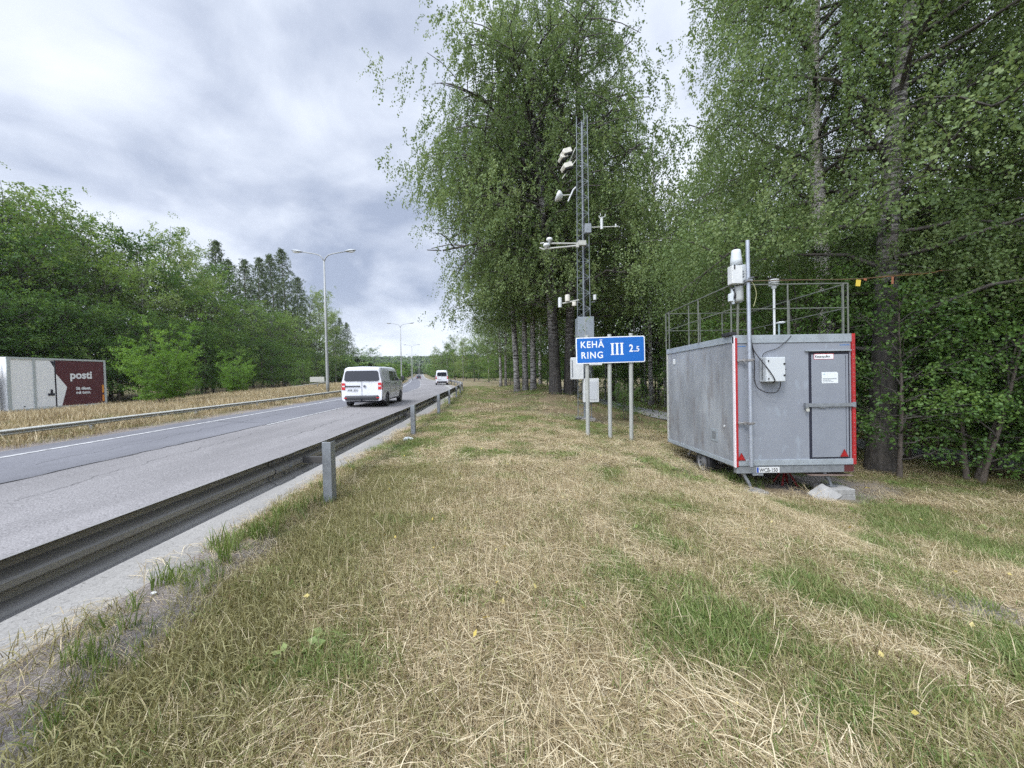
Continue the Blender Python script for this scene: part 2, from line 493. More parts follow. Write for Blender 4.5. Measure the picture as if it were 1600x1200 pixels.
def add_stripe(o0, o1, y0, y1, step=0.5):
    v, n = stripe(o0, o1, y0, y1, step)
    mk.add(v, [(2 * i, 2 * i + 2, 2 * i + 3, 2 * i + 1) for i in range(n - 1)])
for a, b, st in ((-20, 60, 0.5), (60, 200, 4), (200, 800, 20)):
    add_stripe(7.62, 7.75, a, b, st)
    add_stripe(1.15, 1.27, a, b, st)
for y0 in (14.0, 26.0, 38.0, 50.0, 62, 74, 86):
    add_stripe(5.14, 5.25, y0 - 1.5, y0 + 4.5 if y0 > 15 else y0 + 7)
link('road_markings', mk.mesh('road_markings', PAINT)); tag(bpy.data.objects['road_markings'], kind='structure')
sh2 = sheet([23.6, 25, 27, 29, 31], yr, lambda O, X, Y: np.interp(O, [23.5, 31], [-1.04, -0.98]) + far_rise(Y), A_FAR, 'opposite_road'); tag(sh2, kind='structure')
# sealed seam and a few cracks in the asphalt
CRK = pmat('dark_crack', (0.05, 0.05, 0.052), 0.9)
ck = MB()
def crack(o0, o1, y0, y1, wd, amp, seed, n=60):
    v_ = []
    for i in range(n + 1):
        f_ = i / n; y = y0 + (y1 - y0) * f_; o_ = o0 + (o1 - o0) * f_ + amp * (float(vnoise(y * 3 + seed, o0 + f_ * 5, 0.8, seed)) - 0.5) * 2 + amp * .5 * (float(vnoise(y * 3 + seed, o0 + f_ * 9, 0.2, seed + 1)) - 0.5)
        x = float(rail_x(y)) - o_; z = road_z(o_, y) + 0.009; h_ = wd * (0.5 + float(vnoise(i, seed, 2.0, 3)))
        if abs(y1 - y0) > abs(o1 - o0): v_ += [(x - h_, y, z), (x + h_, y, z)]
        else: v_ += [(x, y - h_, z), (x, y + h_, z)]
    ck.add(v_, [(2 * i, 2 * i + 1, 2 * i + 3, 2 * i + 2) for i in range(n)])
crack(5.36, 5.30, 4, 13.5, 0.018, 0.04, 1); crack(4.2, 4.6, 5, 11, 0.004, 0.12, 2); crack(5.4, 7.5, 13, 13.4, 0.01, 0.05, 4, 30); crack(3.2, 3.6, 10, 19, 0.005, 0.12, 5); crack(2.6, 5.2, 16.2, 16.0, 0.012, 0.08, 6, 30); crack(6.4, 6.7, 7, 16, 0.005, 0.15, 7); crack(2.4, 7.4, 24, 24.6, 0.014, 0.1, 8, 40)
tag(ck.build('road_cracks', CRK), kind='structure')
# footpath behind the trees
def path_mesh():
    pts = [(17, 2), (14.2, 8), (12.3, 11.6), (10.2, 15.5), (8.8, 19.6), (7.6, 24.7), (6.9, 34), (6.2, 50), (6, 80)]
    P = []
    for (x0, y0), (x1, y1) in zip(pts, pts[1:]):
        for k in range(12):
            P.append((x0 + (x1 - x0) * k / 12, y0 + (y1 - y0) * k / 12))
    v = []
    for i, (x, y) in enumerate(P):
        a = P[max(0, i - 2)]; b = P[min(len(P) - 1, i + 2)]
        t = Vector((b[0] - a[0], b[1] - a[1], 0)).normalized(); n = Vector((t.y, -t.x, 0))
        for k in range(7):
            p = Vector((x, y, 0)) + n * (k / 3 - 1) * 1.4
            v.append((p.x, p.y, gz(p.x, p.y) + 0.045))
    f = [(7 * i + k, 7 * i + k + 1, 7 * i + k + 8, 7 * i + k + 7) for i in range(len(P) - 1) for k in range(6)]
    return mesh_from('footpath', v, f, asphalt('footpath_asphalt', (0.24, 0.24, 0.23), (0.30, 0.30, 0.29), (0.4, 0.4, 0.4), 0.4))
tag(link('footpath', path_mesh()), kind='structure')

# ================================================================ guard rails
GALV_D = pmat('weathered_galvanised_back', (0.33, 0.32, 0.312), 0.5, 0.3, col2=(0.22, 0.212, 0.205), nscale=3, bump=0.05, bscale=60, stretch=(1, 0.15, 1))
GALV = pmat('galvanised_steel', (0.30, 0.32, 0.34), 0.52, 0.45, col2=(0.22, 0.235, 0.25), nscale=9, bump=0.05, bscale=90)
GALV_L = pmat('pale_galvanised', (0.52, 0.52, 0.47), 0.65, 0.1, col2=(0.38, 0.38, 0.34), nscale=12)
DKB = pmat('dark_bracket', (0.075, 0.072, 0.07), 0.8)  # one even dark grey, darker than the posts
WPROF = [(0.035, 0.155), (0.0, 0.150), (-0.012, 0.135), (-0.075, 0.105), (-0.080, 0.085), (-0.080, 0.065), (-0.012, 0.030), (0.0, 0.018),
         (0.0, -0.018), (-0.012, -0.030), (-0.080, -0.065), (-0.080, -0.085), (-0.075, -0.105), (-0.012, -0.135), (0.0, -0.150), (0.035, -0.155)]
def beam(path, zf, th=0.004, prof=WPROF):
    """W profile swept along a polyline of (x, y)"""
    mb = MB()
    vs, fs = [], []
    pr = prof + [(d + th, z) for d, z in reversed(prof)]
    n = len(pr)
    for i, (x, y) in enumerate(path):
        a = path[max(0, i - 1)]; b = path[min(len(path) - 1, i + 1)]
        t = Vector((b[0] - a[0], b[1] - a[1], 0)).normalized(); nn = Vector((t.y, -t.x, 0))
        for d, z in pr:
            p = Vector((x, y, zf(x, y) + z)) + nn * d
            vs.append(p)
    for i in range(len(path) - 1):
        for k in range(n):
            k2 = (k + 1) % n
            fs.append((i * n + k, (i + 1) * n + k, (i + 1) * n + k2, i * n + k2))
    fs.append(tuple(range(n)))
    mb.add(vs, fs)
    return mb
gy = np.concatenate([np.arange(-6, 40, 0.6), np.arange(40, 75, 1.2), np.arange(75, 130, 4)])
rail = empty('guard_rail', (rail_x(4.67), 4.67, 0), 'long weathered steel guard rail on square posts between the mown verge and the near road', 'guard rail')
inv = Matrix.Translation(-Vector(rail.location))
zr = lambda x, y: 0.575 + float(far_rise(y))
b = beam([(float(rail_x(y)), float(y)) for y in gy], zr).build('beam', GALV_D, rail)
b.data.transform(inv)
pys = [4.67 + 5.4 * k for k in range(-1, 14)]
pys = [-0.7, 4.67, 9.91, 15.35, 20.8, 26.41, 31.67, 37.25] + [42.6 + 5.4 * k for k in range(10)]
def post_mesh(h):
    m = MB()
    # C-section post: web and two flanges
    m.box(-0.055, 0.055, -0.062, -0.054, -0.4, h)
    m.box(-0.055, -0.047, -0.054, 0.06, -0.4, h)
    m.box(0.047, 0.055, -0.054, 0.06, -0.4, h)
    return m.mesh('post', GALV, 0.002)
POST = post_mesh(0.81)
for y in pys:
    x = float(rail_x(y)) + 0.135 + (0.0 if y > 12 else 0.14)
    if y == 4.67: x = -2.33
    if y == 9.91: x = -2.66
    if abs(y - 15.35) < .1: x = -3.05
    p = link('post', POST, rail, Vector((x, y, gz(x, y) + 0.0)) - Vector(rail.location))
    m = MB()
    bx = float(rail_x(y))
    m.box(bx + 0.006, x - 0.057, y - 0.02, y + 0.02, 0.535, 0.615)
    m.tube([(bx - 0.03, y, 0.575), (bx + 0.02, y, 0.575)], 0.016, 6)
    s = m.build('bracket', DKB, rail, 0.004); s.data.transform(inv)
# splice seams of the beam with their bolts
for y in (4.25, 9.5, 15.0, 20.4):
    x = float(rail_x(y))
    m = beam([(float(rail_x(y + d)), y + d) for d in (-0.16, 0, 0.16)], zr)
    s = m.build('splice_plate', GALV_D, rail); s.data.transform(Matrix.Translation((0.014, 0, 0)) @ inv)
    for dy in (-0.1, 0.1):
        for z in (0.085, -0.085, 0.0):
            xx = x + (-0.07 if z else 0.01) + 0.006
            s = MB().tube([(xx, y + dy, 0.575 + z), (xx + 0.022, y + dy, 0.575 + z)], 0.013, 6).build('bolt', GALV, rail); s.data.transform(inv)

def low_rail(o_, y0, y1, ztop, label, step=4.0, xoff=None, mat=None):
    yy = np.arange(y0, y1, 1.5)
    pth = [(float(rail_x(y) - o_(y)), float(y)) for y in yy]
    x0, y0_ = pth[0]
    r = empty('guard_rail', (x0, y0_, gz(x0, y0_)), label, 'guard rail')
    iv = Matrix.Translation(-Vector(r.location))
    half = [(-d * .7, z * 0.5) for d, z in reversed(WPROF)]
    bb = beam(pth, lambda x, y: ztop(y) - 0.078, th=-0.004, prof=half).build('beam', mat or GALV_L, r); bb.data.transform(iv)
    pm = MB().box(-0.05, 0.05, -0.03, 0.03, -0.5, 0.0).mesh('post', GALV, 0.003)
    for y in np.arange(y0 + 1, y1, step):
        x = float(rail_x(y) - o_(y)) - 0.07
        link('post', pm, r, Vector((x, y, ztop(y) - 0.05)) - Vector(r.location))
    return r
low_rail(lambda y: 9.45, -6, 150, lambda y: 0.46 + 0.004 * max(0, y - 20) * (y < 60) + (0.16 if y >= 60 else 0), 'pale low guard rail in dry grass beside the left edge line of the near road')
low_rail(lambda y: 19.3 + 0.07 * max(0, y - 21), 21.2, 70, lambda y: 0.16 + 0.012 * (y - 21), 'distant low guard rail starting at the rear of the maroon truck, behind the round bush')

# ================================================================ street lamps
LAMP_M = pmat('lamp_post_grey', (0.34, 0.35, 0.34), 0.55, 0.2, col2=(0.34, 0.35, 0.34), nscale=4)
LAMP_H = pmat('lamp_head_grey', (0.36, 0.38, 0.39), 0.4, 0.1)
GLASSY = pmat('lamp_glass', (0.75, 0.76, 0.74), 0.2)
def make_lamp():
    r = empty('street_lamp', (0, 0, 0), '-', 'street lamp', 'tall double-armed street lamps between the two carriageways')
    MB().tube([(0, 0, -0.3), (0, 0, 0.9), (0, 0, 5.0), (0, 0, 10.6)], [0.13, 0.125, 0.095, 0.06], 12).build('pole', LAMP_M, r, smooth=True)
    for s in (-1, 1):
        MB().tube([(0, 0, 10.5), (s * .12, 0, 10.82), (s * .35, 0, 11.05), (s * .75, 0, 11.17), (s * 1.8, 0, 11.33)], [0.045, 0.045, .042, .04, .035], 8).build('arm', LAMP_M, r, smooth=True)
        M = Matrix.Translation((s * 2.1, 0, 11.38)) @ Matrix.Rotation(-s * 0.13, 4, 'Y') @ Matrix.Diagonal((0.46, 0.17, 0.12, 1))
        h = MB().lathe([(0.02, -0.75), (0.7, -0.55), (0.98, -0.12), (1.0, 0.05), (0.86, 0.45), (0.5, 0.85), (0.05, 1.0)], 14, M).build('lamp_head', LAMP_H, r, smooth=True)
        M2 = Matrix.Translation((s * 2.17, 0, 11.315)) @ Matrix.Diagonal((0.30, 0.12, 0.09, 1))
        MB().lathe([(0.05, -0.95), (0.6, -0.75), (0.95, -0.2), (1.0, 0.1)], 12, M2).build('lamp_glass', GLASSY, h, smooth=True)
    return r
lamp = make_lamp()
lamps = [(-14.9, 30, 0.30, 'tallest and nearest street lamp, standing in dry grass left of the white van'),
         (-20.8, 70, 0.1, 'second street lamp along the road, its pole seen just beyond the white panel van'),
         (-31.6, 118, 0.0, 'third street lamp along the road, right behind the second one'),
         (-47.6, 176, 0.1, 'fourth street lamp, small and pale above the distant bushes'),
         (-62, 250, 0.2, 'fifth and smallest of the street lamps in a row, against the wooded hill'),
         (-88, 350, 1.0, 'far street lamp left of the two tiny ones before the wooded hill'),
         (-88, 395, 1.6, 'far street lamp, the rightmost tiny one before the wooded hill')]
for i, (x, y, z, lab) in enumerate(lamps):
    o = lamp if i == 0 else copy_tree(lamp)
    o.location = (x, y, z); o['label'] = lab
    o.rotation_euler = (0, 0, 0.02 if i == 0 else 0.05)

# ================================================================ blue road sign
BLUE = pmat('sign_blue', (0.006, 0.12, 0.46), 0.42, col2=(0.01, 0.14, 0.50), nscale=2, spec=0.4)
WHITE = pmat('sign_white', (0.82, 0.84, 0.86), 0.45)
POSTG = pmat('sign_post_grey', (0.40, 0.41, 0.38), 0.6, 0.1, col2=(0.33, 0.34, 0.31), nscale=7, stretch=(1, 1, .3))
sg = empty('road_sign', (2.84, 10.7, gz(2.84, 10.7)), 'blue road sign with white letters standing on three round grey posts in the grass', 'road sign')
sb = Vector(sg.location)
for x, z0, zt in ((2.19, -0.26, 2.70), (2.84, -0.33, 2.72), (3.46, -0.41, 2.74)):
    MB().tube([(x, 10.78, z0 - 0.4), (x, 10.78, zt)], 0.058, 14).build('post', POSTG, sg, loc=-sb, smooth=False)
Ms = Matrix.Translation((2.845, 10.70, 2.265)) @ Matrix.Rotation(math.radians(-1.0), 4, 'Y')
def rrect(w, h, r, n=5):
    P = []
    for cx, cz, a0 in ((w / 2 - r, h / 2 - r, 0), (-w / 2 + r, h / 2 - r, 90), (-w / 2 + r, -h / 2 + r, 180), (w / 2 - r, -h / 2 + r, 270)):
        for k in range(n + 1):
            a = math.radians(a0 + 90 * k / n); P.append((cx + r * math.cos(a), cz + r * math.sin(a)))
    return P
pan = MB().prism(rrect(1.98, 0.755, 0.045), -0.012, 0.012, Ms).build('panel', WHITE, sg, loc=-sb)
MB().prism(rrect(1.925, 0.70, 0.03), -0.0155, -0.0121, Ms).build('blue_face', BLUE, pan)
def T(x, z, y=-0.019): return Ms @ Matrix.Translation((x, y, z))
items = [(text_mesh('KEHÄ', 0.262, WHITE, 0.002, 0.004, sp=1.15), T(-0.865, 0.08) @ Matrix.Diagonal((0.93, 1, 1, 1))),
         (text_mesh('RING', 0.262, WHITE, 0.002, 0.004, sp=1.18), T(-0.855, -0.225) @ Matrix.Diagonal((0.93, 1, 1, 1))),
         (text_mesh('2', 0.29, WHITE, 0.002, 0.006), T(0.53, -0.07) @ Matrix.Diagonal((0.88, 1, 1, 1))), (text_mesh('.', 0.25, WHITE, 0.002, 0.005), T(0.675, -0.07)),
         (text_mesh('5', 0.215, WHITE, 0.002, 0.004), T(0.735, -0.07) @ Matrix.Diagonal((0.9, 1, 1, 1)))]
lt = join_text(items, WHITE); link('lettering', lt, pan)
m = MB()
for k in range(3):
    cx = 0.055 + 0.135 * k
    m.box(cx - 0.028, cx + 0.028, -0.0195, -0.0157, -0.125, 0.165, Ms)
    for z0, z1 in ((0.1652, 0.19), (-0.15, -0.1252)):
        m.box(cx - 0.052, cx + 0.052, -0.0195, -0.0157, z0, z1, Ms)
m.build('numeral', WHITE, pan)
m = MB()
for x in (2.19, 2.84, 3.46):
    for z in (2.05, 2.5):
        m.box(x - 0.075, x + 0.075, 10.718, 10.85, z - 0.02, z + 0.02)
m.build('clamp', GALV, sg, loc=-sb)

# small back of a sign beyond the first lamp
s2 = empty('road_sign', (-20.2, 38.5, gz(-20.2, 38.5)), 'small pale sign seen from behind at the forest edge left of the first lamp post', 'road sign')
MB().box(-0.75, 0.75, 0, 0.03, 0.62, 1.15).build('panel', GALV_L, s2, 0.01)
MB().tube([(0, 0.05, -0.2), (0, 0.05, 1.1)], 0.04, 8).build('post', GALV, s2)

# ================================================================ weather mast
MAST = pmat('mast_galvanised', (0.22, 0.245, 0.26), 0.55, 0.3, col2=(0.17, 0.19, 0.205), nscale=3)
CABG = pmat('cabinet_grey', (0.27, 0.30, 0.33), 0.5, 0.1, col2=(0.23, 0.26, 0.29), nscale=3)
PLW = pmat('instrument_white', (0.66, 0.67, 0.66), 0.45, col2=(0.55, 0.57, 0.57), nscale=6)
PLB = pmat('instrument_cream', (0.70, 0.67, 0.58), 0.45, col2=(0.60, 0.57, 0.49), nscale=6)
BLACK = pmat('black_rubber', (0.02, 0.02, 0.022), 0.6)
MX, MY = 2.93, 15.0
mz0 = gz(MX, MY)
mast = empty('weather_mast', (MX, MY, mz0), 'tall slender lattice weather mast with instruments on its arms, standing behind the blue road sign', 'weather mast')
def mw(z):   # leg radius at height above base
    return 0.31 - 0.07 * z / 12
angs = [math.radians(a) for a in (200, 320, 80)]
def leg(a, z): return Vector((mw(z) * math.cos(a), mw(z) * math.sin(a), z))
HT = 12.05
for a in angs:
    MB().tube([leg(a, 0.0), leg(a, HT)], 0.016, 8).build('leg', MAST, mast)
m = MB()
nz = 38
for i in range(nz):
    z0 = 0.1 + (HT - 0.15) * i / nz; z1 = 0.1 + (HT - 0.15) * (i + 1) / nz
    for k in range(3):
        a, c = angs[k], angs[(k + 1) % 3]
        m.tube([leg(a, z0), leg(c, z1)] if (i + k) % 2 else [leg(c, z0), leg(a, z1)], 0.008, 4, False)
        if i % 2 == 0: m.tube([leg(a, z0), leg(c, z0)], 0.008, 4, False)
m.build('lattice', MAST, mast)
MB().tube([(0.0, -0.02, 0), (0.0, -0.02, HT - 0.2)], 0.045, 10).build('centre_pipe', MAST, mast)
m = MB()
for k in range(4):
    m.tube([(0.03 + 0.02 * k, -0.075, 2.2), (0.03 + 0.012 * k, -0.08, 6), (0.02 + 0.01 * k, -0.075, 8.0 + .4 * k)], 0.009, 5)
m.build('cable', BLACK, mast)
m = MB().box(-0.36, 0.36, -0.36, 0.36, 0.02, 0.14); m.box(-0.25, 0.25, -0.25, 0.25, -0.3, 0.02)
m.build('base_plate', GALV_D, mast, 0.01)
c = MB().box(-0.30, 0.33, -0.36, 0.30, 2.85, 4.15).build('cabinet', CABG, mast, 0.01)
MB().box(-0.03, -0.015, -0.375, -0.361, 2.86, 4.14).build('cabinet_seam', GALV_L, c)
# white boxes
def zpx(py): return (584 - py) * MY / 580 + EYE - mz0
def xpx(px): return (px - 800.0) * MY / 580 - MX
c = MB().box(-0.62, -0.13, -0.55, -0.33, zpx(594), zpx(561)).build('junction_box', PLW, mast, 0.015)
MB().box(-0.60, -0.56, -0.566, -0.551, zpx(590), zpx(565)).build('hinge', GALV, c)
c = MB().box(-0.13, 0.47, -0.50, -0.26, zpx(629), zpx(593)).build('equipment_box', PLW, mast, 0.012)
MB().box(0.02, 0.40, -0.512, -0.501, zpx(625), zpx(597)).build('box_door', pmat('pale_grey_door', (0.52, 0.54, 0.56), 0.5), c, 0.004)
MB().box(0.13, 0.62, -0.42, -0.30, zpx(573), zpx(567)).build('bracket', PLW, mast, 0.01)
MB().tube([(0.28, -0.3, zpx(575)), (0.26, -0.34, zpx(582)), (0.3, -0.3, zpx(592))], 0.012, 6).build('cable', BLACK, mast)
m = MB()
for i in range(5):
    a = i * 1.3
    m.tube([(-0.3 + 0.1 * math.cos(a), -0.5 + 0.08 * math.sin(a), 0.18), (-0.5 - 0.1 * i, -0.62, 0.05), (-0.9, -0.4 - 0.1 * i, 0.03)], 0.012, 5)
m.build('cable', BLACK, mast)
# arms with instruments
def stick(name, x0, x1, py0, py1, r, y=-0.35, mat=GALV_L):
    return MB().tube([(xpx(x0), y, zpx(py0)), (xpx(x1), y, zpx(py1))], r, 8).build(name, mat, mast)
a1 = stick('arm', 860, 914, 388, 389, 0.032); a2 = stick('arm', 852, 901, 398, 394, 0.032, -0.5)
def disc(x, py, sc_, parent, y=-0.35):
    M = Matrix.Translation((xpx(x), y, zpx(py))) @ Matrix.Diagonal((sc_, sc_, sc_, 1))
    return MB().lathe([(0.06, -0.16), (0.07, -0.05), (0.13, -0.04), (0.15, 0.02), (0.13, 0.08), (0.08, 0.11), (0.02, 0.12)], 14, M).build('sensor', PLW, parent, smooth=True)
disc(860, 383, 0.85, a1); disc(855, 393.5, 0.88, a2, -0.5)
stick('sensor_stub', 846, 852, 388, 387, 0.03); stick('sensor_stub', 844, 851, 396, 399, 0.03, -0.5)
MB().box(xpx(899), xpx(903), -0.56, -0.44, zpx(397), zpx(390)).build('clamp', GALV_L, mast, 0.004)
MB().box(xpx(903), xpx(915), -0.42, -0.26, zpx(392), zpx(385)).build('clamp', GALV_L, mast, 0.004)
a3 = stick('arm', 917, 966, 363, 362, 0.022, -0.2)
MB().box(xpx(914), xpx(924), -0.3, -0.1, zpx(372), zpx(358)).build('clamp', GALV, mast, 0.01)
m = MB().tube([(xpx(940.5), -0.2, zpx(366)), (xpx(940.5), -0.2, zpx(348))], 0.055, 10)
for k in range(3):
    a = math.radians(90 + 120 * k) + 0.5
    m.tube([(xpx(940.5), -0.2, zpx(348)), (xpx(940.5) + .13 * math.cos(a), -0.2 + .13 * math.sin(a), zpx(347)), (xpx(940.5) + .14 * math.cos(a), -0.2 + .14 * math.sin(a), zpx(343))], 0.012, 5)
m.build('wind_sensor', PLW, mast)
MB().tube([(xpx(962), -0.2, zpx(363)), (xpx(962), -0.2, zpx(358))], 0.03, 8).build('sensor_stub', PLW, mast)
# hooded boxes near the top, tilted towards the road
for (x, py, sz) in ((887, 254, 0.86), (882.5, 261.5, 0.66), (888, 275, 0.86)):
    M = Matrix.Translation((xpx(x), -0.35, zpx(py))) @ Matrix.Rotation(math.radians(-28), 4, 'Y') @ Matrix.Rotation(0.35, 4, 'Z')
    s = MB().prism([(-0.26 * sz, -0.09 * sz), (0.2 * sz, -0.11 * sz), (0.22 * sz, 0.12 * sz), (-0.18 * sz, 0.13 * sz), (-0.27 * sz, 0.05 * sz)], -0.16, 0.16, M).build('hood', PLB, mast, 0.015)
    MB().box(-0.24 * sz, 0.18 * sz, -0.14, 0.14, -0.15 * sz, -0.112 * sz, M).build('camera_glass', BLACK, s)
stick('bracket', 880, 902, 292, 264, 0.018); stick('bracket', 890, 901, 270, 246, 0.018)
M = Matrix.Translation((xpx(877), -0.3, zpx(318))) @ Matrix.Rotation(math.radians(-68), 4, 'Y')
MB().lathe([(0.05, -0.10), (0.12, -0.08), (0.2, 0.04), (0.215, 0.12), (0.17, 0.15), (0.02, 0.12)], 16, M).build('dish', PLW, mast, smooth=True)
stick('bracket', 880, 893, 316, 315, 0.022, -0.3); stick('bracket', 889, 897, 325, 308, 0.03, -0.3, PLW)
MB().tube([(xpx(896), -0.3, zpx(309)), (xpx(901), -0.25, zpx(303))], 0.03, 8).build('bracket', PLW, mast)
# lower arm
stick('arm', 878, 903, 479, 474, 0.03, -0.4)
for x, p0, p1, r in ((874.5, 485, 470, 0.075), (886, 476, 466, 0.10), (896, 483, 477, 0.09)):
    MB().tube([(xpx(x), -0.4, zpx(p0)), (xpx(x), -0.4, zpx((p0 + p1) / 2)), (xpx(x), -0.4, zpx(p1))], [r * .95, r, r * .95], 12).build('sensor', PLB if x > 880 else PLW, mast, 0.01)
MB().tube([(xpx(924), -0.2, zpx(476)), (xpx(929), -0.2, zpx(476))], 0.015, 6).build('bracket', GALV, mast)
MB().tube([(xpx(929), -0.2, zpx(473)), (xpx(929), -0.2, zpx(465))], 0.065, 10).build('sensor', PLW, mast, 0.01)
MB().tube([(0.1, 0.1, HT - .3), (0.1, 0.1, HT + 0.35)], 0.012, 6).build('lightning_rod', MAST, mast)
# ================================================================ measuring trailer
TR_S = 0.01216
TBX, TBY, TBZ = 4.25, 7.05, -0.205
trl = empty('equipment_trailer', (TBX, TBY, TBZ), 'weathered grey box trailer with red corner strips and a railed roof, parked under the birches', 'trailer', rot=(math.radians(-1.3), 0, 0))
def U(px): return (px - 1148) * TR_S
def V(px, py): return (728 - 0.0157 * (px - 1148) - py) * TR_S
SIDE = bpy.data.materials.new('stained_grey_panel'); SIDE.use_nodes = True
t = SIDE.node_tree; b = t.nodes['Principled BSDF']; b.inputs['Roughness'].default_value = 0.55; b.inputs['Metallic'].default_value = 0.15
g = N(t, 'ShaderNodeTexCoord')
def _n(t, g, s, st=(1, 1, 1), d=6, r=0.65):
    mpn = N(t, 'ShaderNodeMapping'); mpn.inputs['Scale'].default_value = st; L(t, g.outputs['Object'], mpn.inputs[0])
    n = N(t, 'ShaderNodeTexNoise'); n.inputs['Scale'].default_value = s; n.inputs['Detail'].default_value = d; n.inputs['Roughness'].default_value = r
    L(t, mpn.outputs[0], n.inputs[0]); return n.outputs[0]
base = ramp(t, _n(t, g, 1.5, (1, 1, 0.45)), [(0.32, (0.20, 0.21, 0.225)), (0.5, (0.27, 0.285, 0.305)), (0.68, (0.36, 0.38, 0.40))])
st1 = ramp(t, _n(t, g, 4.0, (1, 1, 0.25), 7), [(0.52, 0.0), (0.66, 1.0)])
m1 = N(t, 'ShaderNodeMix', data_type='RGBA'); L(t, math_(t, 'MULTIPLY', st1, 0.55), m1.inputs[0]); L(t, base, m1.inputs[6]); m1.inputs[7].default_value = (0.17, 0.15, 0.145, 1)
st2 = ramp(t, _n(t, g, 2.3, (1, 1, 0.6), 8, 0.75), [(0.64, 0.0), (0.72, 1.0)])
m2 = N(t, 'ShaderNodeMix', data_type='RGBA'); L(t, math_(t, 'MULTIPLY', st2, 0.6), m2.inputs[0]); L(t, m1.outputs[2], m2.inputs[6]); m2.inputs[7].default_value = (0.22, 0.15, 0.11, 1)
L(t, m2.outputs[2], b.inputs['Base Color'])
BACK = pmat('bluish_grey_panel', (0.27, 0.29, 0.325), 0.5, 0.12, col2=(0.245, 0.262, 0.295), nscale=1.6, stretch=(1, 1, .5), col3=(0.29, 0.32, 0.36), n3=7)
TRIM = pmat('trim_grey', (0.36, 0.40, 0.43), 0.5, 0.2, col2=(0.28, 0.31, 0.33), nscale=5)
RED = pmat('red_strip', (0.42, 0.02, 0.022), 0.45, col2=(0.33, 0.016, 0.018), nscale=4)
DOOR = pmat('door_grey', (0.262, 0.282, 0.317), 0.45, 0.12, col2=(0.235, 0.252, 0.287), nscale=2)
DARK = pmat('dark_seal', (0.015, 0.017, 0.03), 0.6)
PINKW = pmat('pale_edge', (0.72, 0.66, 0.68), 0.5)
RUST = pmat('rusty_steel', (0.13, 0.085, 0.07), 0.75, col2=(0.22, 0.17, 0.14), nscale=8)
CONC = pmat('concrete', (0.36, 0.355, 0.34), 0.9, col2=(0.26, 0.255, 0.24), nscale=7, bump=0.3, bscale=40)
Wt, Lt, Ht = 2.27, 3.05, 2.47
MB().box(0, Wt, 0.012, Lt, 0, Ht - 0.02).build('body', SIDE, trl, 0.008)
bk = MB().box(0.045, Wt - 0.05, -0.006, 0.011, 0.11, Ht - 0.14).build('rear_panel', BACK, trl)
# roof trim and bottom trim
m = MB().box(-0.02, Wt + 0.02, -0.022, 0.06, Ht - 0.135, Ht + 0.02)
m.box(-0.02, 0.06, 0.0605, Lt + 0.02, Ht - 0.11, Ht + 0.02); m.box(Wt - 0.06, Wt + 0.02, 0.0605, Lt + 0.02, Ht - 0.11, Ht + 0.02)
m.build('roof_trim', TRIM, trl, 0.006)
MB().box(0.061, Wt - 0.061, 0.061, Lt, Ht - 0.02, Ht + 0.005).build('roof', TRIM, trl)
m = MB().box(0.04, Wt - 0.04, -0.03, 0.011, 0.0, 0.11)
m.box(-0.018, 0.0, 0.03, Lt, -0.02, 0.065)
m.build('bottom_trim', TRIM, trl, 0.004)
MB().box(-0.018, 0.0, Lt - 0.05, Lt + 0.01, 0.066, Ht - 0.11).build('corner_post', GALV_L, trl)
for x0, x1, nm in ((0.0, 0.045, 0), (Wt - 0.045, Wt + 0.015, 1)):
    MB().box(x0, x1 - 0.001, -0.034, 0.011, 0.0 if nm else -0.02, Ht - 0.03 + 0.05 * nm).build('corner_strip', RED, trl, 0.004)
MB().box(-0.02, -0.001, -0.036, 0.028, -0.03, Ht + 0.0).build('corner_edge', PINKW, trl, 0.003)
# chassis
MB().box(0.02, Wt - 0.01, -0.01, 0.10, -0.15, -0.002).build('bumper_beam', GALV, trl, 0.006)
m = MB().box(0.25, 0.33, 0.101, Lt + 0.4, -0.15, -0.02); m.box(Wt - 0.33, Wt - 0.25, 0.101, Lt + 0.4, -0.15, -0.02); m.box(0.331, Wt - 0.331, 1.2, 1.3, -0.24, -0.16)
m.build('chassis', GALV_D, trl, 0.005)
m = MB().tube([(0.35, Lt, -0.1), (Wt / 2, Lt + 1.3, -0.12)], 0.04, 6); m.tube([(Wt - .35, Lt, -0.1), (Wt / 2, Lt + 1.3, -0.12)], 0.04, 6)
m.tube([(Wt / 2, Lt + 1.25, -0.12), (Wt / 2, Lt + 1.5, -0.12)], 0.05, 8)
m.build('drawbar', GALV_D, trl)
MB().tube([(0.12, 1.95, -0.02), (0.12, 2.15, -0.2), (0.4, 2.3, -0.3)], 0.025, 6).build('support_brace', GALV_D, trl)
for x in (0.05, Wt - 0.25):
    M = Matrix.Translation((x - 0.03, 1.3, -0.19)) @ Matrix.Rotation(math.pi / 2, 4, 'Y')
    wh = MB().lathe([(0.2, 0.0), (0.27, 0.0), (0.295, 0.025), (0.30, 0.09), (0.295, 0.155), (0.27, 0.18), (0.2, 0.18)], 28, M, caps=(False, True)).build('wheel', BLACK, trl, smooth=False)
    rm = MB().lathe([(0.202, 0.002), (0.195, 0.0), (0.18, 0.03), (0.12, 0.045), (0.07, 0.02), (0.04, 0.01), (0.005, 0.01)], 24, M, caps=(False, True)).build('rim', pmat('steel_rim', (0.17, 0.17, 0.17), 0.6, 0.2), wh)
    m = MB()
    for k in range(10):
        a = 2 * math.pi * k / 10
        m.lathe([(0.024, 0.0), (0.024, 0.02)], 8, M @ Matrix.Translation((0.15 * math.cos(a), 0.15 * math.sin(a), 0.028)))
    m.build('rim_hole', BLACK, wh)
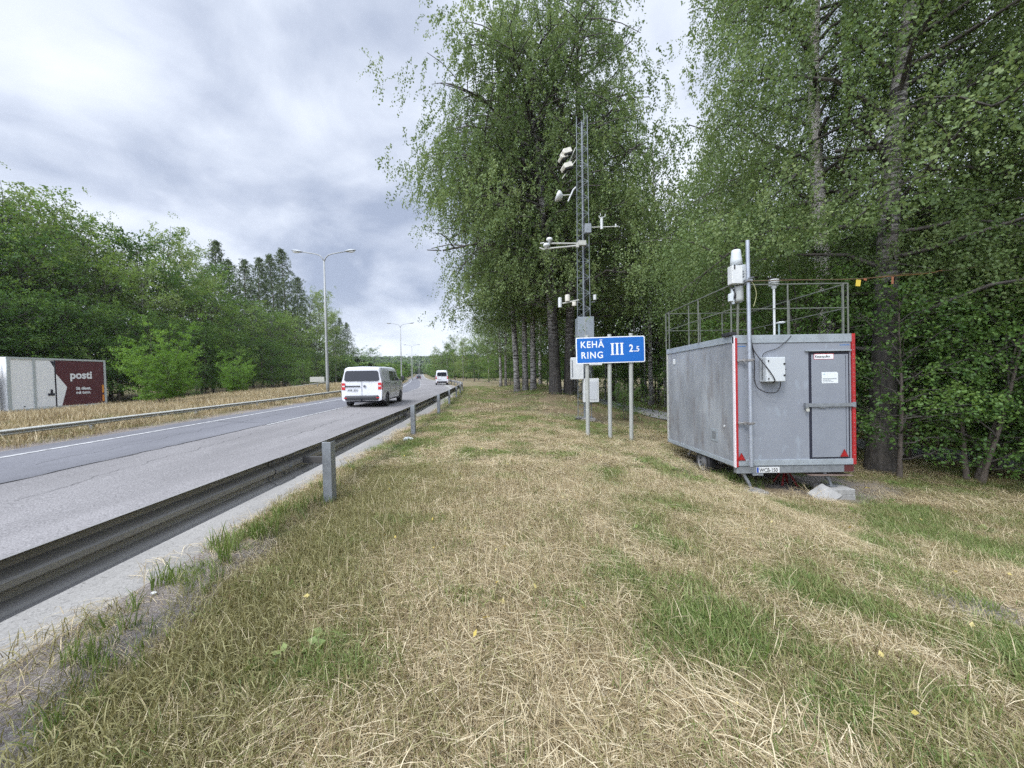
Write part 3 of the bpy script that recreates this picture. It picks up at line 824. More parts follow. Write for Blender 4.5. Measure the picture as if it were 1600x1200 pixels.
# rivet rows along the trims
m = MB()
for k in range(24):
    u_ = 0.10 + (Wt - 0.2) * k / 23
    for z_ in (0.055, Ht - 0.06): m.lathe([(0.008, 0), (0.004, 0.004)], 6, Matrix.Translation((u_, -0.03 if z_ < 1 else -0.022, z_)) @ Matrix.Rotation(math.pi / 2, 4, 'X'))
for k in range(26):
    z_ = 0.1 + (Ht - 0.3) * k / 25
    m.lathe([(0.007, 0), (0.003, 0.004)], 6, Matrix.Translation((U(1333.2), -0.034, z_)) @ Matrix.Rotation(math.pi / 2, 4, 'X'))
m.build('rivet_row', GALV, trl)
for y_ in (1.02, 2.04):
    MB().box(-0.003, 0.0, y_ - 0.004, y_ + 0.004, 0.07, Ht - 0.12).build('panel_seam', TRIM, trl)
# fittings on the left side
m = MB().box(-0.016, -0.001, 2.55, 2.66, 2.06, 2.20).build('side_light', PLW, trl, 0.004)
m = MB().box(-0.010, -0.001, 0.60, 0.86, 0.36, 0.62).build('vent_cover', TRIM, trl, 0.004)
MB().box(-0.014, -0.0105, 0.65, 0.81, 0.41, 0.57).build('vent_grille', GALV, m)
MB().tube([(-0.012, 0.35, 0.72), (-0.001, 0.35, 0.72)], 0.022, 10).build('marker', PLW, trl)
# door
dx0, dx1 = U(1267), U(1327)
dz0, dz1 = V(1290, 715), V(1290, 553)
MB().box(U(1264), U(1328), -0.0075, -0.0062, dz0 - 0.04, dz1 + 0.07).build('door_seal', DARK, trl)
dr = MB().box(dx0 + 0.012, dx1 - 0.02, -0.022, -0.0077, dz0 + 0.01, dz1).build('door', DOOR, trl, 0.005)
MB().box(U(1258), U(1329), -0.05, -0.008, dz1 + 0.06, dz1 + 0.085).build('door_lintel', TRIM, trl, 0.003)
m = MB()
m.box(dx1 - 0.075, dx1 - 0.068, -0.024, -0.0222, dz0 + 0.03, dz1 - 0.02)
m.build('door_edge', DARK, dr)
z = V(1290, 632)
m = MB().box(U(1257), U(1333), -0.062, -0.045, z - 0.035, z + 0.035); m.box(U(1330), U(1334), -0.066, -0.03, z - 0.05, z + 0.05)
lb = m.build('locking_bar', GALV, trl, 0.003)
m = MB().box(U(1255.5), U(1259), -0.075, -0.01, z - 0.05, z + 0.045); m.build('lock_staple', GALV, lb, 0.003)
M = Matrix.Translation((U(1258), -0.07, z - 0.085))
m = MB().box(-0.025, 0.025, -0.012, 0.012, -0.03, 0.02, M)
m.tube([M @ Vector((-0.015, 0, 0.02)), M @ Vector((-0.015, 0, 0.05)), M @ Vector((0.015, 0, 0.05)), M @ Vector((0.015, 0, 0.02))], 0.005, 6)
m.build('padlock', GALV_L, lb)
m = MB(); m.tube([(U(1277), -0.05, z - 0.045), (U(1288), -0.05, z - 0.05)], 0.008, 6); m.build('chain', GALV, lb)
SR = pmat('sign_red', (0.5, 0.03, 0.03), 0.5); INK = pmat('black_ink', (0.02, 0.02, 0.02), 0.6); INKB = pmat('blue_ink', (0.03, 0.16, 0.42), 0.6); INKG = pmat('grey_ink', (0.16, 0.19, 0.20), 0.6)
sx0, sx1, szc = U(1271.5), U(1302.5), V(1286, 556.3)
s = MB().box(sx0, sx1, -0.0245, -0.0222, szc - 0.052, szc + 0.052).build('warning_sign', SR, dr)
MB().box(sx0 + .008, sx1 - .008, -0.0262, -0.0247, szc - 0.044, szc + 0.044).build('sign_face', WHITE, s)
tm = text_mesh('Kaasupullot', 0.066, INK, 0.0005, 0.0012)
link('lettering', join_text([(tm, Matrix.Translation((sx0 + 0.02, -0.0272, szc - 0.02)) @ Matrix.Diagonal((0.93, 1, 1, 1)))], INK), s)
px0, px1, pz0, pz1 = U(1283.5), U(1309), V(1296, 598), V(1296, 580.5)
s = MB().prism([(px0, pz0), (px1, pz0), (px1, pz1 - 0.025), (px1 - 0.025, pz1), (px0, pz1)], -0.0245, -0.0222).build('notice', pmat('notice_paper', (0.70, 0.73, 0.74), 0.5), dr)
its = []
for k, (w_, h_) in enumerate(((0.25, 0.016), (0.15, 0.014), (0.2, 0.01))):
    mm = MB()
    zc_ = pz0 + 0.085 - 0.028 * k
    xx = px0 + 0.022
    while xx < px0 + 0.022 + w_:
        ww = random.uniform(0.006, 0.012); mm.box(xx, xx + ww, -0.0255, -0.0247, zc_ - h_ / 2, zc_ + h_ / 2); xx += ww + random.uniform(0.003, 0.007)
    mm.build('text_line', INKG, s)
MB().lathe([(0.016, 0), (0.016, 0.001)], 12, Matrix.Translation((px0 + 0.045, -0.0247, pz1 - 0.04)) @ Matrix.Rotation(math.pi / 2, 4, 'X')).build('emblem', pmat('pale_blue_ink', (0.42, 0.55, 0.60), 0.6), s)
# faded blue company lettering at both upper corners (illegible in the photo: dashes)
for cx0, cx1 in ((U(1152.5), U(1166)), (U(1313.5), U(1329))):
    mm = MB(); xx = cx0
    zz = V(1160, 540.5)
    while xx < cx1:
        ww = random.uniform(0.007, 0.016); mm.box(xx, xx + ww, -0.0073, -0.0063, zz + 0.17 * 0 - 0.008, zz + random.uniform(0.006, 0.014)); xx += ww + random.uniform(0.003, 0.008)
    mm.build('lettering', INKB, trl)
for cx, py in ((1155.5, 719), (1317, 713)):
    zb = V(cx, py); h = 0.145; wd = 0.078
    y0 = -0.037 if cx < 1200 else -0.03
    rf = MB().prism([(U(cx) - wd, zb), (U(cx) + wd, zb), (U(cx), zb + h)], y0 - 0.008, y0).build('reflector', pmat('reflector_dark_red', (0.24, 0.012, 0.015), 0.3), trl)
    MB().prism([(U(cx) - wd * .62, zb + 0.018), (U(cx) + wd * .62, zb + 0.018), (U(cx), zb + h * .8)], y0 - 0.0092, y0 - 0.0083).build('reflector_lens', pmat('reflector_red', (0.36, 0.018, 0.02), 0.2), rf)
MB().box(U(1318), U(1333), -0.012, -0.0105, -0.14, -0.01).build('tail_lamp', pmat('dark_red_lamp', (0.10, 0.03, 0.03), 0.3), trl)
# licence plate
pl = MB().box(U(1180), U(1216), -0.018, -0.0102, V(1198, 738.3), V(1198, 729.8)).build('licence_plate', pmat('plate_white', (0.66, 0.67, 0.66), 0.5), trl)
MB().box(U(1180.3), U(1183.4), -0.0188, -0.0181, V(1198, 738), V(1198, 730.1)).build('plate_band', pmat('plate_blue', (0.02, 0.07, 0.36), 0.5), pl)
tm = text_mesh('WCB-150', 0.105, INK, 0.0004, 0.002)
link('lettering', join_text([(tm, Matrix.Translation((U(1184.5), -0.0186, V(1198, 737.4))) @ Matrix.Diagonal((0.80, 1, 1, 1)))], INK), pl)
m = MB().box(U(1174), U(1190), -0.03, 0.02, -0.19, -0.151); m.tube([(U(1181), -0.035, -0.17), (U(1181), 0.02, -0.17)], 0.018, 8); m.build('plate_lamp', GALV, trl, 0.003)
# electric box with hinges, cables
ex0, ex1, ez0, ez1 = U(1187), U(1217), V(1200, 596), V(1200, 558)
eb = MB().box(ex0, ex1, -0.19, -0.0065, ez0, ez1).build('electric_box', pmat('box_light_grey', (0.46, 0.49, 0.50), 0.5, col2=(0.41, 0.44, 0.45), nscale=4), trl, 0.008)
MB().box(ex0 + 0.012, ex1 - 0.012, -0.198, -0.1905, ez0 + 0.012, ez1 - 0.012).build('box_door', pmat('box_lid_grey', (0.54, 0.57, 0.58), 0.45), eb, 0.006)
m = MB()
for z in (ez0 + 0.06, ez1 - 0.07): m.tube([(ex0 + 0.04, -0.205, z - 0.015), (ex0 + 0.04, -0.205, z + 0.015)], 0.011, 8)
for z in (ez0 + 0.12, ez1 - 0.13): m.tube([(ex1 - 0.03, -0.199, z), (ex1 - 0.03, -0.212, z)], 0.018, 10)
m.box(ex1 - 0.03, ex1 + 0.012, -0.192, -0.18, (ez0 + ez1) / 2 - 0.012, (ez0 + ez1) / 2 + 0.004)
m.build('latch', INK, eb)
def cab(pts, r=0.008, mat=BLACK, nm='cable', par=None):
    return MB().tube(pts, r, 6).build(nm, mat, par or trl, smooth=True)
def curve(pts, n=8):
    out = []
    P = [Vector(p) for p in pts]
    for i in range(len(P) - 1):
        p0 = P[max(0, i - 1)]; p1 = P[i]; p2 = P[i + 1]; p3 = P[min(len(P) - 1, i + 2)]
        for k in range(n):
            t_ = k / n
            out.append(0.5 * ((2 * p1) + (-p0 + p2) * t_ + (2 * p0 - 5 * p1 + 4 * p2 - p3) * t_ ** 2 + (-p0 + 3 * p1 - 3 * p2 + p3) * t_ ** 3))
    out.append(P[-1]); return out
def q(px, py, y): return (U(px), y, V(px, py))
cab(curve([q(1171, 524, -0.03), q(1173, 534, -0.03), q(1177, 550, -0.03), q(1177, 570, -0.05), q(1176, 590, -0.06), q(1178, 604, -0.1), q(1187, 611, -0.13), q(1197, 613, -0.13), q(1207, 611, -0.13), q(1212, 603, -0.13), q(1212.5, 596, -0.13)]), 0.009)
cab(curve([q(1172, 524, -0.04), q(1175, 545, -0.06), q(1181, 562, -0.15), q(1190, 578, -0.215), q(1199, 593, -0.215), q(1200, 597, -0.15)]), 0.009)
cab(curve([q(1236, 524, -0.03), q(1230, 531, -0.03), q(1215, 543, -0.03), q(1200, 548, -0.03), q(1191, 553, -0.05), q(1187, 562, -0.09), q(1186, 580, -0.1), q(1186, 592, -0.1)]), 0.006)
# scaffold pole with two clamps
POLE = pmat('scaffold_pole', (0.42, 0.45, 0.50), 0.42, 0.5, col2=(0.34, 0.37, 0.42), nscale=10)
po = MB().tube([q(1166.5, 727, -0.12), q(1165, 378, -0.12)], 0.034, 14).build('mast_pole', POLE, trl)
for py in (562.5, 660):
    m = MB(); zz = V(1160, py)
    m.tube([(U(1150), -0.055, zz), (U(1164), -0.075, zz)], 0.018, 8)
    m.box(U(1150.5), U(1153), -0.075, -0.036, zz - 0.028, zz + 0.028)
    m.box(U(1158), U(1160.5), -0.10, -0.05, zz - 0.03, zz + 0.03)
    m.box(U(1162), U(1170), -0.165, -0.075, zz - 0.022, zz + 0.022)
    m.tube([(U(1168), -0.17, zz + 0.01), (U(1171), -0.17, zz + 0.01)], 0.012, 6)
    m.build('pole_clamp', GALV_D, trl, 0.004)
# instruments on the pole (px in the pole's plane)
INSW = pmat('instrument_grey_white', (0.60, 0.64, 0.66), 0.45, col2=(0.52, 0.56, 0.58), nscale=4)
zz = lambda py: V(1155, py)
cyl = MB().lathe([(0.105, zz(413)), (0.10, zz(405)), (0.085, zz(395)), (0.083, zz(391)), (0.07, zz(389)), (0.02, zz(388.5))], 20, Matrix.Translation((U(1154), 0.02, 0))).build('sampling_head', INSW, trl, smooth=True)
c = MB().box(U(1140.5), U(1157), -0.12, 0.03, zz(444), zz(416)).build('control_box', PLW, trl, 0.008)
c = MB().box(U(1157.2), U(1172), -0.05, 0.16, zz(443), zz(413)).build('control_box', INSW, trl, 0.008)
m = MB();
for py in (424, 428, 432): m.box(U(1160), U(1162.5), -0.056, -0.0505, zz(py + 1), zz(py - 1))
m.build('terminal', GALV, c)
MB().box(U(1143.5), U(1145.5), -0.126, -0.121, zz(422), zz(415)).build('strap', BLACK, trl)
MB().lathe([(0.06, zz(471)), (0.10, zz(469)), (0.105, zz(466)), (0.10, zz(448)), (0.10, zz(446))], 18, Matrix.Translation((U(1157.5), 0.06, 0))).build('pump_housing', pmat('pump_grey', (0.40, 0.42, 0.41), 0.5), trl, smooth=True)
m = MB().box(U(1140), U(1146), -0.05, 0.02, zz(470), zz(458)); m.box(U(1145), U(1149), -0.02, 0.05, zz(474), zz(449)); m.build('valve_block', INSW, trl, 0.008)
for a_, b_ in (((1146, 447), (1150, 470)), ((1148, 447), (1145, 474)), ((1142, 447), (1147, 456))):
    cab(curve([q(*a_, 0.0), q((a_[0] + b_[0]) / 2 + 2, (a_[1] + b_[1]) / 2, -0.03), q(*b_, 0.0)], 4), 0.008)
m = MB().tube([q(1158, 473, 0.06), q(1159, 524, 0.1)], 0.02, 8); m.build('support_tube', GALV_L, trl)
cab(curve([q(1167, 441, -0.1), q(1173, 443, -0.1), q(1178, 455, -0.1), q(1179, 466, -0.08), q(1176, 479, -0.06)]), 0.006, pmat('pale_yellow_cable', (0.42, 0.42, 0.22), 0.6))
m = MB().box(U(1160.5), U(1170), -0.17, -0.07, zz(442.5), zz(438)); m.tube([(U(1162), -0.175, zz(437)), (U(1171), -0.175, zz(436))], 0.01, 6); m.build('pole_clamp', GALV, trl, 0.004)
m = MB().box(U(1142), U(1153), 0.0, 0.3, Ht + 0.021, Ht + 0.09); m.build('roof_box', BLACK, trl, 0.01)
# roof railing, posts and rails
RAIL = pmat('railing_dull_zinc', (0.17, 0.18, 0.155), 0.7, 0.2, col2=(0.12, 0.13, 0.11), nscale=8)
rt = Ht + 0.02
H1 = 0.97
X0, X1, Y0, Y1 = -0.03, Wt - 0.06, 0.03, Lt - 0.02
rl = MB().tube([(X0, Y0, rt + H1), (X1, Y0, rt + H1), (X1, Y1, rt + H1), (X0, Y1, rt + H1), (X0, Y0, rt + H1)], 0.0125, 8).build('railing', RAIL, trl)
MB().tube([(X0, Y0, rt + H1 * .52), (X1, Y0, rt + H1 * .52), (X1, Y1, rt + H1 * .52), (X0, Y1, rt + H1 * .52), (X0, Y0, rt + H1 * .52)], 0.0095, 8).build('middle_rail', RAIL, rl)
for (x, y) in ((X0, Y0), (X0 + 0.13, Y0), (U(1235), Y0), (X1, Y0), (X1 - 0.09, Y0), (X1, Y0 + 0.12), (X0, Y0 + 1.25), (X0 + 0.12, Y0 + 1.35 + 0.6), (X0, Y1), (X0, Y1 - 0.2), (0.9, Y1), (1.5, Y1), (X1, Y1), (X1, Y0 + 1.5)):
    MB().tube([(x, y, rt + 0.0), (x, y, rt + H1)], 0.0145, 8).build('railing_post', RAIL, rl)
# disc sensor and flat white antenna on the roof
def rp(px, py, y):   # roof point at local depth y, in true perspective
    s = (TBY + y) / 580.0
    return ((px - 800) * s - TBX, y, (584 - 0.0157 * (px - 800) - py) * s + EYE - TBZ + y * 0.023)
cx, _, zt_ = rp(1213, 436, 1.2); 
zb_ = rt
def zr_(py): return rp(1213, py, 1.2)[2]
st = MB().tube([(cx, 1.2, rt), (cx, 1.2, zr_(449))], 0.024, 10).build('sensor_stand', PLW, trl)
M = Matrix.Translation((cx, 1.2, 0))
MB().lathe([(0.03, zr_(451)), (0.05, zr_(449)), (0.05, zr_(447)), (0.09, zr_(446)), (0.105, zr_(443.5)), (0.05, zr_(443)), (0.05, zr_(442.3)), (0.10, zr_(441)), (0.10, zr_(440)), (0.05, zr_(439.3)), (0.05, zr_(438.8)), (0.105, zr_(438)), (0.095, zr_(436.5)), (0.02, zr_(435.5))], 18, M).build('disc_sensor', PLW, trl)
MB().lathe([(0.075, rt), (0.06, rt + 0.09), (0.03, rt + 0.1)], 10, M).build('stand_foot', BLACK, trl)
cx, _, z_ = rp(1221, 503, 0.8)
MB().tube([(cx - 0.01, 0.8, rt), (cx - 0.01, 0.8, z_ - 0.02)], 0.016, 8).build('antenna_stem', pmat('teal_grey', (0.25, 0.33, 0.33), 0.5), trl)
MB().lathe([(0.05, z_ - 0.03), (0.085, z_ - 0.02), (0.085, z_), (0.05, z_ + 0.012), (0.01, z_ + 0.014)], 16, Matrix.Translation((cx + 0.03, 0.8, 0)) ).build('antenna', PLW, trl)
# corner legs reaching the pads
iz = lambda x, y: gz(TBX + x, TBY + y) - TBZ
for (xa, xb, zb) in ((U(1163), U(1176), 0.03), (U(1291), U(1303), 0.20)):
    z0 = iz(xb, 0.1) + zb
    m = MB().tube([(xa, 0.08, -0.16), ((xa * .3 + xb * .7), 0.08, z0 + 0.12)], 0.035, 4)
    m.tube([((xa * .4 + xb * .6), 0.08, z0 + 0.17), (xb, 0.07, z0 + 0.01)], 0.026, 6)
    m.box(xb - 0.07, xb + 0.07, 0.0, 0.14, z0, z0 + 0.012)
    m.build('support_leg', GALV, trl)
MB().box(U(1262), U(1330), -0.06, 0.34, -0.172, -0.158, Matrix.Rotation(0.02, 4, 'Y')).build('step_plate', RUST, trl, 0.003)
# things standing under the trailer
def slab(name, x, y, z, sx, sy, sz, rot, label, cat, bev=0.006):
    m = MB().box(-sx / 2, sx / 2, -sy / 2, sy / 2, 0, sz)
    o = m.build(name, CONC, None, bev); o.location = (x, y, z); o.rotation_euler = rot
    return tag(o, label, cat)
lx, rx_ = TBX + U(1176), TBX + U(1303)
slab('paving_slab', lx, 7.08, gz(lx, 7.08) - 0.025, 0.42, 0.34, 0.055, (0, 0, 0.12), 'flat grey concrete slab in the grass under the left corner leg of the trailer', 'concrete slab')
bl = empty('concrete_block', (rx_ + 0.04, 7.1, gz(rx_, 7.1) - 0.03), 'stacked pair of square concrete pavers carrying the right corner leg of the trailer', 'concrete block')
MB().box(-0.24, 0.24, -0.2, 0.2, 0, 0.105).build('lower_paver', CONC, bl, 0.006)
MB().box(-0.235, 0.235, -0.198, 0.198, 0.108, 0.215).build('upper_paver', CONC, bl, 0.006)
slab('paving_slab', rx_ - 0.33, 6.88, gz(rx_ - .3, 6.9) + 0.085, 0.40, 0.36, 0.05, (0.42, -0.38, 0.25), 'thin concrete slab leaning tilted against the stacked pavers below the trailer door', 'concrete slab')
jk = empty('axle_stand', (TBX + U(1268), 7.75, gz(TBX + U(1268), 7.75) - 0.04), 'red steel axle stand in the shade beneath the trailer', 'axle stand')
m = MB()
for sx in (-1, 1):
    for sy in (-1, 1):
        m.tube([(sx * 0.17, sy * 0.15, 0.0), (sx * 0.05, sy * 0.05, 0.3)], 0.022, 4)
m.box(-0.06, 0.06, -0.06, 0.06, 0.28, 0.36)
m.build('frame', pmat('jack_red', (0.20, 0.012, 0.012), 0.6), jk)
MB().tube([(0, 0, 0.3), (0, 0, 0.48)], 0.03, 8).build('column', RUST, jk)
# overhead cable from the pole to the trees, with its yellow tag
def wp(px, py, y):
    s = y / 580.0
    return Vector(((px - 800) * s, y, (584 - 0.0157 * (px - 800) - py) * s + EYE))
cb = empty('overhead_cable', wp(1167, 439, 6.98), 'thin brown cable strung from the trailer pole to the trees at the right edge', 'cable')
cl = -Vector(cb.location)
MB().tube(curve([wp(1168, 440, 6.95), wp(1240, 438.5, 7.0), wp(1343, 436.5, 7.1), wp(1400, 430, 7.4), wp(1440, 427, 7.6), wp(1520, 419, 8.0), wp(1640, 404, 8.6)], 6), 0.0075, 6).build('wire', pmat('brown_cable', (0.17, 0.105, 0.06), 0.6, col2=(0.11, 0.10, 0.06), nscale=2), cb, loc=cl)
MB().tube(curve([wp(1345, 437, 7.12), wp(1400, 432, 7.35), wp(1450, 428, 7.6), wp(1470, 423, 7.75)], 6), 0.006, 6).build('second_wire', pmat('orange_cable', (0.25, 0.12, 0.05), 0.6), cb, loc=cl)
p = wp(1340, 441, 7.07)
MB().box(-0.042, 0.042, -0.004, 0.004, -0.085, 0.035, Matrix.Translation(p) @ Matrix.Rotation(0.12, 4, 'Y')).build('tag', pmat('tag_yellow', (0.62, 0.47, 0.06), 0.5), cb, loc=cl)
MB().box(-0.02, 0.035, -0.004, 0.004, -0.02, 0.02, Matrix.Translation(wp(1350, 437.5, 7.1)) @ Matrix.Rotation(0.3, 4, 'Y')).build('tape', pmat('tape_orange', (0.26, 0.09, 0.04), 0.5), cb, loc=cl)
MB().box(-0.02, 0.02, -0.004, 0.004, -0.12, 0.02, Matrix.Translation(wp(1393, 435, 7.3))).build('tape', pmat('tape_brown', (0.30, 0.12, 0.06), 0.5), cb, loc=cl)

# ================================================================ truck on the far carriageway
TW = pmat('truck_white', (0.90, 0.91, 0.92), 0.6)
MAR = pmat('truck_maroon', (0.095, 0.022, 0.028), 0.6)
TFR = pmat('truck_frame_grey', (0.46, 0.50, 0.50), 0.6)
rz0 = -1.0
tk = empty('box_truck', (-28.55, 21.0, rz0), 'white and maroon box truck passing on the far carriageway behind the dry grass', 'truck', rot=(0, 0, math.radians(94.5)))
ZB, ZT, LB = 0.92, 4.02, 5.5
bx_ = MB().box(0, LB, 0.02, 2.5, ZB, ZT).build('cargo_box', TW, tk, 0.02)
m = MB()
m.box(-0.02, LB + 0.03, -0.02, 0.02, ZT - 0.09, ZT + 0.02); m.box(-0.02, LB + 0.03, -0.02, 0.019, ZB - 0.02, ZB + 0.10)
m.box(0.0, 0.16, -0.02, 0.019, ZB + 0.101, ZT - 0.091); m.box(LB - 0.10, LB + 0.03, -0.02, 0.019, ZB + 0.101, ZT - 0.091); m.box(1.24, 1.34, -0.02, 0.019, ZB + 0.101, ZT - 0.091)
m.build('frame', TFR, tk)
MB().box(2.36, 2.42, -0.005, 0.019, ZB + 0.101, ZT - 0.091).build('door_seal', DARK, tk)
d = MB().box(1.40, 2.36, 0.0, 0.019, ZB + 0.14, ZT - 0.14).build('side_door', TW, tk, 0.01)
m = MB().box(1.95, 2.3, -0.03, -0.001, 1.72, 1.86); m.box(2.1, 2.2, -0.03, -0.001, 1.861, 2.1); m.build('handle', DARK, d)
MB().prism([(2.12, ZT - 0.15), (2.34, ZT - 0.15), (2.34, ZT - 0.55)], -0.004, -0.0005).build('decal', DARK, d)
mp_ = MB().prism([(2.43, ZB + 0.11), (2.43, ZT - 0.10), (LB - 0.11, ZT - 0.10), (LB - 0.11, ZB + 0.11)], 0.008, 0.019).build('maroon_panel', MAR, tk)
MB().prism([(2.44, ZB + 0.12), (2.70, ZB + 0.12), (3.03, 2.22), (2.44, ZT - 0.95)], 0.002, 0.0075).build('arrow', TW, mp_)
tm = text_mesh('posti', 0.70, WHITE, 0.003, 0.022)
tw_ = max(v.co.x for v in tm.vertices)
its = [(tm, Matrix.Translation((3.22, -0.002, 2.76)) @ Matrix.Diagonal((1.36 / tw_, 1, 1, 1)))]
for k, (s_, ww_) in enumerate((('Sä tilaat,', 0.95), ('mä tuon.', 0.92))):
    t2 = text_mesh(s_, 0.26, WHITE, 0.003, 0.009); w2 = max(v.co.x for v in t2.vertices)
    its.append((t2, Matrix.Translation((3.55, -0.002, 2.02 - 0.27 * k)) @ Matrix.Diagonal((ww_ / w2, 1, 1, 1))))
link('lettering', join_text(its, WHITE), mp_)
m = MB().box(LB - 0.26, LB - 0.13, 0.001, 0.0075, 1.75, 2.3); m.build('reflector', pmat('reflector_amber', (0.75, 0.30, 0.04), 0.4), mp_)
m = MB().box(LB - 0.26, LB - 0.13, 0.001, 0.0075, 1.15, 1.6); m.build('reflector', pmat('reflector_amber2', (0.75, 0.28, 0.04), 0.4), mp_)
MB().tube([(0.75, 0.01, 1.15), (0.75, -0.02, 1.15)], 0.03, 8).build('marker', DARK, tk)
MB().box(0.0, LB, 0.5, 2.0, 0.62, 0.90).build('chassis', DARK, tk)
for x in (LB - 1.1, -1.2):
    for y in (0.05, 2.15):
        M = Matrix.Translation((x, y, 0.5)) @ Matrix.Rotation(-math.pi / 2, 4, 'X')
        wh = MB().lathe([(0.3, 0), (0.46, 0), (0.5, 0.04), (0.5, 0.26), (0.46, 0.3), (0.3, 0.3)], 24, M, caps=(False, True)).build('wheel', BLACK, tk)
        MB().lathe([(0.302, 0.0), (0.27, 0.02), (0.15, 0.08), (0.02, 0.08)], 16, M, caps=(False, True)).build('rim', GALV_L, wh)
cabp = [(-0.25, 0.7), (-0.25, 3.3), (-0.9, 3.55), (-1.8, 3.45), (-2.15, 2.2), (-2.3, 1.9), (-2.3, 0.5), (-0.6, 0.5)]
c = MB().prism(cabp, 0.08, 2.42).build('cab', TW, tk, 0.05, seg=3)
MB().box(-1.75, -0.95, 0.07, 0.079, 2.0, 2.75).build('side_window', pmat('dark_glass', (0.02, 0.025, 0.03), 0.12), c)
MB().tube([(-0.1, 0.3, 3.7), (-0.1, 0.3, 2.9), (-0.15, 0.3, 2.4), (-0.22, 0.3, 1.4)], 0.04, 8).build('air_hose', DARK, tk)

# ================================================================ vans and cars
VW_ = pmat('van_white_paint', (0.70, 0.71, 0.74), 0.28, coat=0.5, col2=(0.66, 0.67, 0.70), nscale=1.5)
GLS = pmat('tinted_glass', (0.018, 0.02, 0.028), 0.12, spec=0.45)
PLAS = pmat('dark_bumper_plastic', (0.045, 0.047, 0.052), 0.6)
TAILR = pmat('tail_light_red', (0.55, 0.02, 0.025), 0.25)
TAILW = pmat('tail_light_clear', (0.72, 0.62, 0.62), 0.25)
ALLOY = pmat('wheel_alloy', (0.33, 0.34, 0.36), 0.4, 0.5)
def make_van(label, secs, belt, glass_rear, side_windows, name='van', lights=None, wheels=(0.95, 3.9), wr=0.33, low=0.34, tow=True, strip=True, group=None):
    r = empty(name, (0, 0, 0), label, 'van', group)
    ys_ = [s[0] for s in secs]
    def sec(y):
        return [float(np.interp(y, ys_, [s[k] for s in secs])) for k in range(1, 5)]   # zb, zt, wb, wr
    def half(y):
        zb, zt, wb, wt = sec(y)
        be = min(belt, zt - 0.16)
        return [(0.0, zb), (wb - 0.10, zb), (wb - 0.02, zb + 0.05), (wb, zb + 0.22), (wb + 0.008, (zb + be) / 2 + 0.08), (wb, be), (wb * .45 + wt * .55, be + 0.52 * (zt - be - .1)), (wt, zt - 0.13), (wt - 0.045, zt - 0.055), (wt - 0.14, zt - 0.012), (0.0, zt + 0.015)]
    rake = lambda z: max(0.0, z - belt + 0.05) * 0.14
    vs, fs = [], []
    K = None
    for j, y in enumerate(ys_):
        h = half(y)
        ring = h[:-1] + [h[-1]] + [(-x, z) for x, z in reversed(h[1:-1])]
        K = len(ring)
        kk = 1.0 if j == 0 else (0.9 if j == 1 else 0.0)
        vs += [(x, y + rake(z) * kk, z) for x, z in ring]
    for i in range(len(ys_) - 1):
        for k in range(K):
            k2 = (k + 1) % K
            fs.append((i * K + k, i * K + k2, (i + 1) * K + k2, (i + 1) * K + k))
    fs.append(tuple(range(K))); fs.append(tuple((len(ys_) - 1) * K + k for k in reversed(range(K))))
    body = MB().add(vs, fs).build('body', VW_, r, smooth=True)
    for e in body.data.edges: pass
    body.data.set_sharp_from_angle(angle=math.radians(32)) if hasattr(body.data, 'set_sharp_from_angle') else None
    def wx(y, z):
        h = half(y)[2:8]
        zs = [p[1] for p in h]; xs = [p[0] for p in h]
        return float(np.interp(z, zs, xs))
    def side_panel(nm, s, poly, mat, off=0.006, par=None):
        """poly (y,z) quad given as y0b,y1b,y0t,y1t,z0,z1"""
        y0b, y1b, y0t, y1t, z0, z1 = poly
        V_, F_ = [], []
        nu, nv = 6, 5
        for j in range(nv + 1):
            z = z0 + (z1 - z0) * j / nv
            for i in range(nu + 1):
                f_ = i / nu; a = y0b + (y0t - y0b) * j / nv; b_ = y1b + (y1t - y1b) * j / nv
                y = a + (b_ - a) * f_
                V_.append((s * (wx(y, z) + off), y, z))
        for j in range(nv):
            for i in range(nu):
                a = j * (nu + 1) + i
                F_.append((a, a + 1, a + nu + 2, a + nu + 1) if s > 0 else (a, a + nu + 1, a + nu + 2, a + 1))
        return link(nm, mesh_from(nm, V_, F_, mat, smooth=True), par or r)
    for (poly, sides, nm) in side_windows:
        for s in sides:
            side_panel(nm, s, poly, GLS)
    # rear glass
    x0, x1, z0, z1 = glass_rear
    def rear_poly(nm, P, mat, off=0.008, par=None, th=0.004):
        m_ = MB(); n_ = len(P)
        v_ = [(x, rake(z) - off, z) for x, z in P] + [(x, rake(z) - off + th, z) for x, z in P]
        f_ = [tuple(range(n_)), tuple(range(2 * n_ - 1, n_ - 1, -1))] + [(i, i + n_, (i + 1) % n_ + n_, (i + 1) % n_) for i in range(n_)]
        return m_.add(v_, f_).build(nm, mat, par or r)
    cr = 0.07
    rear_poly('rear_window', [(x0 + cr, z0), (x1 - cr, z0), (x1, z0 + cr), (x1 - 0.045, z1 - cr), (x1 - 0.045 - cr, z1), (x0 + 0.045 + cr, z1), (x0 + 0.045, z1 - cr), (x0, z0 + cr)], GLS)
    SEAM = DARK
    rear_poly('door_seam', [(-0.006, 0.52), (0.006, 0.52), (0.006, z0 - 0.01), (-0.006, z0 - 0.01)], SEAM, 0.004, th=0.003)
    zb = secs[0][1]; wb = secs[0][3]
    # bumper
    m_ = MB()
    P = []
    for a in np.linspace(-1, 1, 9):
        P.append((a * (wb + 0.02), 0.10 * abs(a) ** 8 - 0.055 * (1 - abs(a) ** 4)))
    v_, f_ = [], []
    for (x, y) in P:
        v_ += [(x, y - 0.02, zb + 0.10), (x, y - 0.03, zb + 0.17), (x, y + 0.0, zb + 0.25), (x, y + 0.06, zb + 0.25), (x, y + 0.06, zb + 0.02), (x, y, zb + 0.02)]
